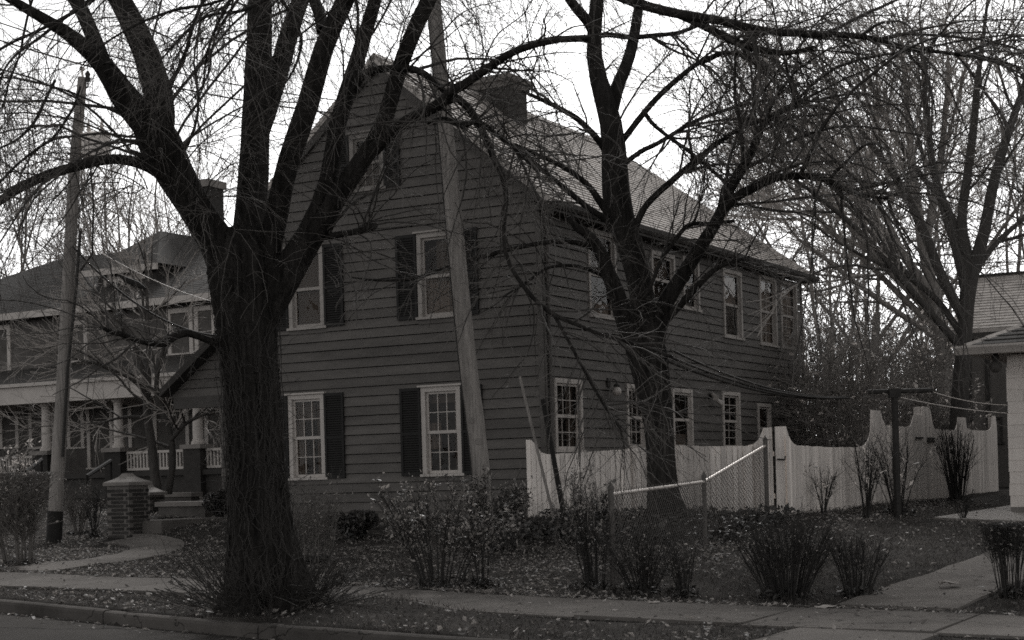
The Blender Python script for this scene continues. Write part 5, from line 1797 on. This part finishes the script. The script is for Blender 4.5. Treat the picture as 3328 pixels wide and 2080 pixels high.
# ------------------------------------------------------------------ forked tree at the right, behind the fence
def traced_tree(name, label, Y, base_xy, trunk, limbs, seed, k1=9, k2=7, k3=5, l1=3.0, droop=-.02, group=None, mbark=None, rfine=.008, ext=3.0):
    rng = np.random.default_rng(seed)
    b = D(base_xy[0], base_xy[1], Y); b[2] = tz(b[0], b[1])
    root = empty(name, b, label, "tree", group)
    p0 = D(trunk[0][0], trunk[0][1], Y)
    tr = trace(trunk, Y, n=50)
    if tr[0, 2] > b[2]:
        tr = np.vstack([[tr[0, 0] + .05, tr[0, 1], b[2] - .2, tr[0, 3] * 1.25], tr])
    mb = MB(); v, f = bark_tube(tr, 24, .03, rng); mb.arr.append((v, f)); mb.build("trunk", mbark or M['bark2'], root, smooth=True)
    T = []
    for pts, d0, d1 in limbs:
        c = trace(pts, Y, d0, d1)
        c = extend(c, ext, rng, 34, .2) if ext else c
        T.append(resample(c, 30))
    for c in T:
        mb = MB(); v, f = bark_tube(c, 12, .04, rng); mb.arr.append((v, f)); mb.build("limb", mbark or M['bark2'], root, smooth=True)
    P, R = L4(T, 30)
    b1 = spawn(P, R, k1, rng, l1, .6, droop, .08, 10, .045, .012, t0=.2, shrink=.3)
    b2 = spawn(*b1, k2, rng, l1 * .55, .6, droop, .10, 8, .02, .009, t0=.1)
    b3 = spawn(*b2, k3, rng, l1 * .28, .6, droop, .12, 5, rfine * 1.3, rfine * .7, t0=.1)
    crown(root, "branches", [b1], mbark or M['bark2'], 4)
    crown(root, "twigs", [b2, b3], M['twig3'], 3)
    return root
traced_tree("forked_tree", "bare forked tree with many upswept limbs behind the white fence, left of the shingle-roofed house", 39.0, (2265, 1110),
    [(2262, 1080, 46), (2266, 980, 42), (2272, 880, 38), (2280, 790, 34), (2284, 720, 36), (2291, 660, 40), (2296, 625, 42)],
    [([(2292, 640, 30), (2282, 575, 26), (2272, 520, 24), (2282, 440, 22), (2296, 340, 20), (2306, 220, 15), (2322, 90, 10)], 0, 1),
     ([(2300, 640, 34), (2322, 560, 28), (2336, 480, 26), (2356, 400, 24), (2382, 310, 20), (2410, 230, 15), (2440, 140, 10)], 0, -.8),
     ([(2277, 830, 22), (2245, 775, 18), (2185, 730, 16), (2130, 660, 15), (2075, 590, 14), (2010, 530, 12), (1940, 470, 10), (1860, 410, 7)], 0, -1.5),
     ([(2282, 760, 26), (2240, 690, 24), (2205, 600, 22), (2160, 500, 20), (2110, 410, 16), (2050, 330, 12), (1990, 250, 8)], 0, .8),
     ([(2284, 700, 24), (2262, 600, 22), (2235, 510, 20), (2205, 400, 18), (2190, 280, 14), (2180, 160, 9)], 0, 1.5),
     ([(2278, 800, 18), (2225, 720, 15), (2150, 660, 14), (2090, 560, 13), (2030, 470, 10), (1960, 380, 7)], 0, 2.0),
     ([(2300, 650, 16), (2340, 590, 14), (2390, 540, 12), (2440, 500, 9)], 0, .5),
     ([(2270, 590, 16), (2245, 500, 14), (2150, 380, 12), (2080, 250, 9), (2040, 150, 6)], .2, 1.0)],
    23, k1=9, k2=7, k3=5, l1=3.2, rfine=.009)
traced_tree("leaning_tree", "dark twin-stemmed tree rising behind the forked tree, limbs fanning left", 46.0, (2215, 1090),
    [(2240, 1060, 34), (2232, 940, 30), (2225, 840, 30), (2212, 740, 32), (2200, 660, 34)],
    [([(2205, 690, 28), (2180, 580, 26), (2165, 470, 22), (2150, 340, 17), (2140, 200, 11)], 0, 1),
     ([(2210, 720, 26), (2160, 640, 22), (2100, 560, 18), (2030, 480, 14), (1950, 400, 9)], 0, -1),
     ([(2200, 680, 20), (2190, 560, 20), (2215, 430, 18), (2230, 300, 14), (2240, 180, 9)], 0, 1.2),
     ([(2205, 700, 20), (2130, 640, 18), (2050, 590, 13), (1960, 550, 9)], 0, 2),
     ([(2208, 740, 18), (2165, 660, 17), (2120, 570, 15), (2060, 450, 12), (2010, 330, 8)], 0, 1),
     ([(2212, 760, 18), (2140, 680, 16), (2060, 600, 13), (1980, 500, 11), (1900, 380, 7)], 0, -.5),
     ([(2215, 780, 17), (2150, 720, 15), (2080, 650, 13), (1990, 570, 11), (1900, 480, 8), (1850, 420, 5)], 0, .5),
     ([(2218, 800, 16), (2140, 750, 14), (2050, 690, 12), (1960, 620, 9), (1880, 560, 6)], 0, -1)],
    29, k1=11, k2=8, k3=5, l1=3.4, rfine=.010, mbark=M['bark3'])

# ------------------------------------------------------------------ trees further off
def wild_tree(name, label, x, y, h, seed, group, spreadk=1.0, fine=.012, forks=6, k2=8, k3=6, k4=5, twig=None, bark=None):
    rng = np.random.default_rng(seed)
    b = np.array((x, y, tz(x, y)))
    root = empty(name, b, label, "tree", group)
    n = 30
    t = np.linspace(0, 1, n)
    tr = np.stack([x + .25 * np.sin(t * 3 + seed), y + .2 * np.cos(t * 4 + seed), b[2] - .2 + t * h * .34, (.030 * h * (1 - .55 * t)) * .34 + .05], -1)
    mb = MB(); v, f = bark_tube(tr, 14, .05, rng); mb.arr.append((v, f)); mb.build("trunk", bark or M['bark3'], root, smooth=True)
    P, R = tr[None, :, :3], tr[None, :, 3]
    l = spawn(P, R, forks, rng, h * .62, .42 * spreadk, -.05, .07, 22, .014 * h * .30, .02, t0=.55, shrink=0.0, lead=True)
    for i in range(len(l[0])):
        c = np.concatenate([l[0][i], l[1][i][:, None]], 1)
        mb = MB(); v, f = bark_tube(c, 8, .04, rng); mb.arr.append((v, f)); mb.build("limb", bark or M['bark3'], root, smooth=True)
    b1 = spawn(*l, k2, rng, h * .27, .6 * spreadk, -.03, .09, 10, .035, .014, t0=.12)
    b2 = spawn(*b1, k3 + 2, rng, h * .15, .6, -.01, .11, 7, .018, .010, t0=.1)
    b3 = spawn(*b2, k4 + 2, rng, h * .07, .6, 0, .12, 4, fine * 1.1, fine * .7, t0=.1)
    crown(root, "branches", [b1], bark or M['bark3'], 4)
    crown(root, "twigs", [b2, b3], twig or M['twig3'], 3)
    return root
gR = "bare trees rising behind the right-hand houses"
for i, (px, Yy, h, lab) in enumerate(((1975, 56, 17, "slender bare tree filling the sky between the clapboard house and the forked tree"),
                                      (2065, 62, 20, "tall densely twigged tree behind the leaning tree"),
                                      (2400, 66, 20, "bare tree at the right edge above the shingle roof"),
                                      (2230, 72, 21, "distant tall bare tree directly behind the forked tree's crown"))):
    p = D(px, 1000, Yy)
    wild_tree("bare_tree", lab, p[0], Yy, h, 41 + i, gR, 1.7, fine=.013, k4=4, forks=5)
gL = "bare trees behind the porch house"
for i, (px, Yy, h, lab) in enumerate(((245, 60, 15, "thick-limbed bare tree rising over the porch house roof near the transformer"),
                                      (30, 62, 15, "bare tree behind the porch house roof at the left edge"),
                                      (400, 68, 15, "bare tree behind the porch house chimney"),
                                      (520, 74, 15, "thin distant tree seen between the street tree's limbs left of the gable"))):
    p = D(px, 1000, Yy)
    wild_tree("bare_tree", lab, p[0], Yy, h, 61 + i, gL, 1.15, fine=.013, forks=5, k2=7, k3=6, k4=4)
p = D(1700, 1000, 75); wild_tree("bare_tree", "distant bare tree showing above the clapboard house roof", p[0], 75, 19, 77, gR, 1.0, fine=.014, k4=4)
# ------------------------------------------------------------------ shrubs
def shrub(name, label, bx, by, hd, wd, ns=26, seed=1, k1=6, k2=4, leaf=0, lsize=.022, lmat=None, mat_=None, cat="shrub", group=None, lean=0.0, r=.009, Y=None,
          cluster=.12, flat_top=False, foot=True, arch=.05, t0=.22, pull=.55, wobk=.010, ang=.5):
    rng = np.random.default_rng(seed)
    b = G(bx, by) if Y is None else D(bx, by, Y)
    b[2] = tz(b[0], b[1])
    s = KD / FPX * b[1]
    h, w = hd * s, wd * s
    root = empty(name, b, label, cat, group)
    n = 10
    A = rng.uniform(0, 2 * math.pi, ns); q = np.sqrt(rng.uniform(0, 1, ns))
    st = np.stack([b[0] + cluster * w * q * np.cos(A), b[1] + cluster * w * q * np.sin(A), np.full(ns, b[2] - .04)], -1)
    hh = h * (rng.uniform(.93, 1.0, ns) if flat_top else rng.uniform(.72, 1.02, ns) * (1 - .18 * q ** 2))
    en = np.stack([b[0] + lean * w + .46 * w * q * np.cos(A), b[1] + .40 * w * q * np.sin(A), b[2] + hh], -1)
    t = np.linspace(0, 1, n)[None, :, None]
    mid = st[:, None] * (1 - t) + en[:, None] * t
    off = (en - st)[:, None] * np.array((1, 1, 0))
    mid = mid - off * (t * (1 - t)) * pull
    wob = np.cumsum(rng.normal(0, wobk, (ns, n, 3)), 1) * (h ** .5)
    P = mid + wob * np.linspace(0, 1, n)[None, :, None]
    R = (r * np.exp(rng.normal(0, .2, ns)))[:, None] * np.linspace(1, .4, n)[None, :]
    mb = MB(); mb.tubes(P, R, 5)
    tag(mb.build("stems", mat_ or M['shrubstem'], root), kind="stuff")
    b1 = spawn(P, R, k1, rng, h * .34, ang, -arch, .12, 7, r * .42, r * .22, t0=t0)
    b2 = spawn(*b1, k2, rng, h * .16, .6, -arch, .15, 5, r * .26, r * .16, t0=.1)
    lv = [b1, b2]
    if flat_top:
        lim = b[2] + h * 1.02
        for p, _ in lv: p[..., 2] = np.where(p[..., 2] > lim, lim - (p[..., 2] - lim) * .3, p[..., 2])
    mb = MB()
    for p, rr in lv: mb.tubes(p, rr, 3)
    tag(mb.build("twigs", mat_ or M['shrubstem'], root), kind="stuff")
    if leaf:
        allp = np.concatenate([b1[0].reshape(-1, 3), b2[0].reshape(-1, 3)])
        sel = allp[rng.integers(0, len(allp), leaf)] + rng.normal(0, .015, (leaf, 3))
        sel = sel[sel[:, 2] > b[2] + .1]
        mb = MB(); mb.arr.append(leaves_mesh(sel, lsize, rng, 0.0))
        tag(mb.build("foliage", lmat or M['leaf'], root), kind="stuff")
    if foot:
        K = 160
        pf = np.stack([b[0] + rng.normal(0, .13 * w, K), b[1] + rng.normal(0, .10 * w, K), np.full(K, b[2])], -1)
        pf[:, 2] = zt(pf[:, 0], pf[:, 1]) + rng.uniform(0, .10, K)
        mb = MB(); mb.arr.append(leaves_mesh(pf, .035, rng, .3)); tag(mb.build("trapped_leaves", M['ivy'], root), kind="stuff")
    return root
gS = "shrubs along the sidewalk"
shrub("privet_shrub", "large spreading shrub with glinting withered leaves, left of the leaning pole", 1035, 1388, 240, 440, 24, 101, 7, 4, 1500, .026, group=gS, r=.011, cluster=.13, t0=.42, pull=.75)
shrub("privet_shrub", "leafy shrub with glinting leaves hiding the foot of the leaning pole", 1160, 1300, 165, 200, 20, 116, 7, 5, 1500, .030, group=gS, r=.012, cluster=.3, t0=.3)
shrub("privet_shrub", "small shrub with scattered leaves at the foot of the leaning pole", 1138, 1388, 185, 120, 10, 102, 5, 3, 420, .024, group=gS, r=.009)
shrub("privet_shrub", "shrub with forked stems and pale leaves beside the front chain-link post", 1398, 1392, 240, 190, 17, 103, 6, 4, 560, .026, group=gS, lean=-.10, r=.011, cluster=.2)
shrub("bare_shrub", "low fan-shaped bare shrub just right of the front chain-link post", 1520, 1402, 165, 230, 44, 104, 5, 3, 160, .02, group=gS, r=.007)
shrub("bare_shrub", "small thin bare shrub between the fan-shaped shrub and the big round bush", 1618, 1408, 135, 130, 24, 105, 4, 3, 60, .02, group=gS, r=.006)
shrub("bare_shrub", "big round dense bare bush by the sidewalk, second from the front walk", 1858, 1412, 195, 280, 95, 106, 5, 3, 200, .018, group=gS, r=.0075, cluster=.17, t0=.35, pull=.4)
shrub("bare_shrub", "smaller bare bush beside the front walk, right of the big round bush", 2024, 1410, 155, 185, 48, 107, 5, 3, 160, .02, group=gS, r=.007, cluster=.16, t0=.35, pull=.4)
shrub("clipped_hedge", "clipped bare hedge at the right edge, right of the front walk", 2390, 1412, 172, 170, 46, 108, 11, 6, 500, .018, group=gS, r=.006, flat_top=True, cluster=.2, cat="hedge", t0=.5)
shrub("clipped_hedge", "dense flat-topped hedge at the left edge before the utility pole", 50, 1338, 218, 230, 16, 109, 20, 9, 900, .022, group=gS, r=.016, flat_top=True, cluster=.16, cat="hedge", t0=.3, wobk=.022, ang=.7, mat_=M["twig"])
gY = "shrubs in the yards"
shrub("bare_shrub", "pale twiggy shrub right of the utility pole foot", 186, 1268, 130, 110, 16, 110, 7, 5, 260, .02, group=gY, r=.014, mat_=M['twig'], cluster=.06)
shrub("bare_shrub", "slender shrub left of the taller gate pier", 222, 1270, 120, 60, 8, 111, 6, 4, 60, .02, group=gY, r=.014, cluster=.05)
shrub("privet_shrub", "loose leafy shrub right of the street tree trunk", 735, 1330, 195, 170, 30, 112, 7, 4, 620, .022, group=gY, r=.008, mat_=M['twig'], cluster=.3)
shrub("privet_shrub", "fine twiggy shrub behind the white fence corner stakes", 1415, 1225, 80, 110, 20, 113, 6, 4, 60, .02, group=gY, r=.007)
def evergreen(label, bx, by, hd, wd, seed, n=2600, Y=None, m=None, size=.045):
    rng = np.random.default_rng(seed)
    b = G(bx, by) if Y is None else D(bx, by, Y)
    b[2] = tz(b[0], b[1]); s = KD / FPX * b[1]; h, w = hd * s, wd * s
    root = empty("evergreen_shrub", b, label, "shrub", "dark evergreen shrubs")
    lob = rng.uniform(-1, 1, (9, 3)) * np.array((.34 * w, .25 * w, .25 * h)) + b + np.array((0, 0, h * .5))
    pick = rng.integers(0, 9, n)
    d = unit(rng.normal(size=(n, 3))) * (rng.uniform(.35, 1, n) ** .5)[:, None] * np.array((.22 * w, .2 * w, .28 * h))
    p = lob[pick] + d
    p = p[p[:, 2] > b[2]]
    mb = MB(); mb.arr.append(leaves_mesh(p, size, rng, .1)); tag(mb.build("foliage", m or M['leafdark'], root), kind="stuff")
    ns = 14; A = rng.uniform(0, 6.28, ns)
    P = np.stack([b + np.stack([np.cos(A) * .3 * w * t, np.sin(A) * .2 * w * t, np.full(ns, h * .8 * t)], -1) for t in np.linspace(0, 1, 6)], 1)
    mb = MB(); mb.tubes(P, np.full(P.shape[:2], .012), 4); tag(mb.build("stems", M['shrubstem'], root), kind="stuff")
evergreen("dark evergreen shrub against the gable foundation, under the middle of the wall", 835, 1222, 74, 120, 121, Y=27.6)
evergreen("dark evergreen shrub left of the street tree, at the end of the garden wall", 528, 1234, 80, 90, 122, Y=33.2)
evergreen("low dark evergreen at the foundation right of the leaning pole", 1195, 1222, 62, 80, 123, Y=28.0, n=1500)
gF = "saplings before the white fence"
shrub("sapling", "short sapling with a few pale leaves before the white fence, nearest the gate post", 1945, 1190, 135, 80, 7, 131, 5, 3, 26, .05, M['farleaf'], group=gF, cat="sapling", r=.012, cluster=.05, Y=26.9, foot=False)
shrub("sapling", "taller branching sapling before the white fence, left of the clothesline post", 2045, 1207, 190, 130, 9, 132, 6, 3, 40, .045, M['farleaf'], group=gF, cat="sapling", r=.014, cluster=.06, Y=27.4, foot=False)
shrub("sapling", "bushy sapling with large pale leaves at the foot of the clothesline post", 2122, 1216, 215, 170, 16, 133, 6, 3, 75, .05, M['farleaf'], group=gF, cat="sapling", r=.012, cluster=.1, Y=28.6)
shrub("bare_shrub", "upright many-stemmed bare shrub against the far white fence, right of the clothesline post", 2262, 1172, 190, 125, 34, 134, 4, 2, 24, .04, M['farleaf'], group=gF, r=.013, cluster=.14, Y=32.6)
shrub("sapling", "low forked sapling at the edge of the pale patio", 2276, 1229, 75, 90, 9, 135, 4, 3, 0, group=gF, cat="sapling", r=.011, cluster=.04, Y=27.6, foot=False)
# small ornamental tree on the left
traced_tree("ornamental_tree", "small twin-trunked ornamental tree in front of the porch columns", 36.5, (378, 1175),
    [(372, 1180, 26), (366, 1120, 24), (360, 1060, 22), (350, 990, 20), (346, 940, 20)],
    [([(348, 960, 17), (338, 920, 15), (318, 898, 13), (290, 884, 12), (258, 872, 9), (225, 858, 7), (180, 848, 5)], 0, -1),
     ([(346, 950, 16), (342, 890, 14), (322, 830, 12), (305, 790, 9), (280, 740, 6)], 0, .5),
     ([(350, 945, 14), (352, 880, 13), (350, 800, 12), (348, 720, 9), (345, 640, 6), (340, 570, 4)], 0, .8),
     ([(398, 1165, 19), (408, 1090, 17), (402, 1020, 16), (385, 965, 14), (366, 930, 12), (376, 860, 10), (395, 800, 7)], .3, -.5),
     ([(404, 1040, 11), (440, 1000, 9), (480, 980, 6)], 0, -.8),
     ([(352, 990, 9), (310, 985, 8), (270, 990, 6), (225, 1005, 4)], 0, -.8)],
    37, k1=8, k2=6, k3=4, l1=1.9, droop=.0, rfine=.007, ext=0.5)

# tall understory between the houses, and the wood beyond
gU = "tangled shrubs behind the white fence"
for i, (px, by, hd, wd, Yy, nl, lab) in enumerate(((1925, 1080, 430, 170, 40, 500, "tall thin shrub at the clapboard house's rear corner"),
                                              (2010, 1070, 430, 200, 38, 700, "tangled shrub with pale leaves above the scooped fence dip"),
                                              (2085, 1070, 400, 220, 44, 1500, "leafy tangled shrub behind the clothesline crossbar"),
                                              (2165, 1070, 400, 200, 41, 1400, "leafy tangled shrub between the clothesline post and the forked trunk"),
                                              (2215, 1060, 440, 230, 50, 1800, "larger leafy shrub directly behind the forked trunk"),
                                              (1985, 1060, 480, 260, 52, 1300, "large twiggy shrub furthest back beside the clapboard house"))):
    shrub("tangled_shrub", lab, px, by, hd, wd, 20, 141 + i, 11, 6, nl, .055, M['farleaf'], M['bark3'], group=gU, r=.026, Y=Yy, cluster=.3, foot=False, wobk=.06, ang=1.0, arch=.0, pull=.2)
evergreen("dark shrub mass filling the gap behind the white fence scallops", 2150, 1090, 170, 330, 151, Y=43, n=3600, size=.09, m=M["farleaf2"])
evergreen("dark shrub behind the white fence at the clapboard house's rear corner", 1960, 1090, 140, 200, 152, Y=42, n=2600, size=.08, m=M["farleaf2"])
evergreen("leafy dark shrub hanging over the porch house roof at the left edge", 25, 660, 190, 150, 153, Y=40, n=10, size=.05) if False else None
shrub("privet_shrub", "shrub with large pale leaves at the porch of the left house, above the hedge", 32, 1110, 175, 120, 12, 154, 6, 3, 260, .055, M['farleaf'], group=gY, r=.012, Y=37.5, foot=False)

def woods():
    rng = np.random.default_rng(200)
    n = 1500
    X = rng.uniform(-70, 90, n); Yv = rng.uniform(88, 120, n)
    h = rng.uniform(5, 12, n)
    P = np.stack([np.stack([X + rng.normal(0, .2, n) * t * 3, Yv, .8 + h * t], -1) for t in np.linspace(0, 1, 6)], 1)
    R = np.linspace(.12, .03, 6)[None, :] * np.ones((n, 1))
    b = spawn(P, R, 7, rng, 2.6, .7, -.05, .1, 5, .04, .02, t0=.15)
    b2 = spawn(*b, 5, rng, 1.3, .7, -.05, .1, 4, .025, .015, t0=.15)
    mb = MB()
    for p, r in ((P, R), b, b2): mb.tubes(p, r, 3)
    tag(mb.build("far_woods", M['twig3'], origin=(0, 100, 0)), "distant band of bare twiggy growth behind the houses", "woods", kind="stuff")
woods()

# ------------------------------------------------------------------ ground cover
def on_path(X, Y):
    m = np.zeros(len(X), bool)
    for P, hw in PATHS:
        d = np.full(len(X), 1e9)
        for q in P: d = np.minimum(d, np.hypot(X - q[0], Y - q[1]))
        m |= d < hw + .02
    return m
def scatter(n, e0, e1, c0, c1, rng):
    e = rng.uniform(e0, e1, n); c = rng.uniform(c0, c1, n)
    X = ca * e + sa * c; Y = -sa * e + ca * c
    return e, c, X, Y
def litter():
    rng = np.random.default_rng(300)
    e, c, X, Y = scatter(230000, -36, 6, 11.8, 33, rng)
    w = np.full(len(e), .8)
    clump = .5 + .5 * np.sin(1.7 * X + 1.1 * Y) * np.sin(1.3 * Y - .9 * X + 2) + .25 * np.sin(4.1 * X - 2.2 * Y)
    w *= np.clip(.55 + .6 * clump, .12, 1)
    park = c < walk_near(e)
    w = np.where(park, w * .55, w)
    right = sstep((e + 8.6) / 1.6) * (c > walk_far(e))
    w = w * (1 - .90 * right)
    w = np.where((e > -9.5) & park, w * .5, w)
    walk = (c > walk_near(e) - .02) & (c < walk_far(e) + .02)
    w = np.where(walk, .035, w)
    w = np.where(c < curb_c(e) + .14, 0, w)
    op = on_path(X, Y)
    w = np.where(op, .03, w)
    w = np.where((c > 24.6) & (e > -20.7) & (e < -9), 0, w)
    k = rng.uniform(0, 1, len(e)) < w
    z = zt(X, Y) + np.where(walk | op, .062, rng.uniform(.012, .05, len(e)))
    z = np.where(walk, zs(e) + .055, z)
    P = np.stack([X, Y, z], -1)[k]
    mb = MB(); mb.arr.append(leaves_mesh(P, .027, rng, .55, .45))
    # leaves drifted round the foot of the street tree, along the walk edges and the kerb
    e3 = rng.uniform(-30, 4, 2600); c3 = walk_far(e3) + np.abs(rng.normal(0, .18, 2600)) - .05
    P3 = np.stack([ca * e3 + sa * c3, -sa * e3 + ca * c3, np.zeros(2600)], -1); P3[:, 2] = np.maximum(zt(P3[:, 0], P3[:, 1]) + .03, zs(e3) + .045)
    mb.arr.append(leaves_mesh(P3, .030, rng, .55, .4))
    # leaves gathered in the gutter
    e2 = rng.uniform(-30, 4, 700); o = np.abs(rng.normal(0, .16, 700)) + .03
    c2 = curb_c(e2) - o
    P2 = np.stack([ca * e2 + sa * c2, -sa * e2 + ca * c2, zs(e2) - .13 + .012], -1)
    mb.arr.append(leaves_mesh(P2, .026, rng, .7, .3))
    tag(mb.build("leaf_litter", M['litter'], origin=(0, 20, 0)), "brown fallen leaves strewn over the yards and the strip by the kerb", "leaves", kind="stuff")
litter()
def grass():
    rng = np.random.default_rng(301)
    e, c, X, Y = scatter(420000, -32, 7, 11.8, 32, rng)
    w = np.full(len(e), .35)
    park = c < walk_near(e)
    w = np.where(park, .8, w)
    right = (e > -8.6) & (c > walk_far(e)); w = np.where(right, .85, w)
    w *= np.clip(.75 + .4 * np.sin(2.3 * X + Y) * np.sin(1.9 * Y - X), .2, 1)
    walk = (c > walk_near(e) + .0) & (c < walk_far(e) - .0)
    w = np.where(walk | (c < curb_c(e) + .15) | on_path(X, Y), 0, w)
    w = np.where((c > 24.7) & (e < -9), 0, w)
    k = rng.uniform(0, 1, len(e)) < w
    X, Y = X[k], Y[k]; n = len(X)
    B = np.stack([X, Y, zt(X, Y) - .005], -1)
    h = rng.uniform(.025, .065, n)[:, None]
    a = rng.uniform(0, 2 * math.pi, n)
    sdv = np.stack([np.cos(a), np.sin(a), np.zeros(n)], -1)
    ln = np.stack([rng.normal(0, .6, n), rng.normal(0, .6, n), np.ones(n)], -1) * h
    V = np.stack([B - sdv * .006, B + sdv * .006, B + ln], 1).reshape(-1, 3)
    F = np.arange(n * 3).reshape(n, 3)
    mb = MB(); mb.arr.append((V, F))
    tag(mb.build("grass", M['grass'], origin=(0, 20, 0)), "short dull grass of the kerb strip and the lawns", "grass", kind="stuff")
grass()
def ivy():
    rng = np.random.default_rng(302)
    e, c, X, Y = scatter(9000, -13.2, -8.6, 21.9, 24.75, rng)
    k = rng.uniform(0, 1, len(e)) < .55 + .45 * np.sin(3 * X) * np.sin(2.7 * Y)
    X, Y = X[k], Y[k]
    P = np.stack([X, Y, zt(X, Y) + rng.uniform(.0, .16, len(X))], -1)
    mb = MB(); mb.arr.append(leaves_mesh(P, .045, rng, .3, .3))
    tag(mb.build("ground_ivy", M['ivy'], origin=(0, 25, 0)), "dark ground ivy on the bank around the yard tree", "ivy", kind="stuff")
ivy()
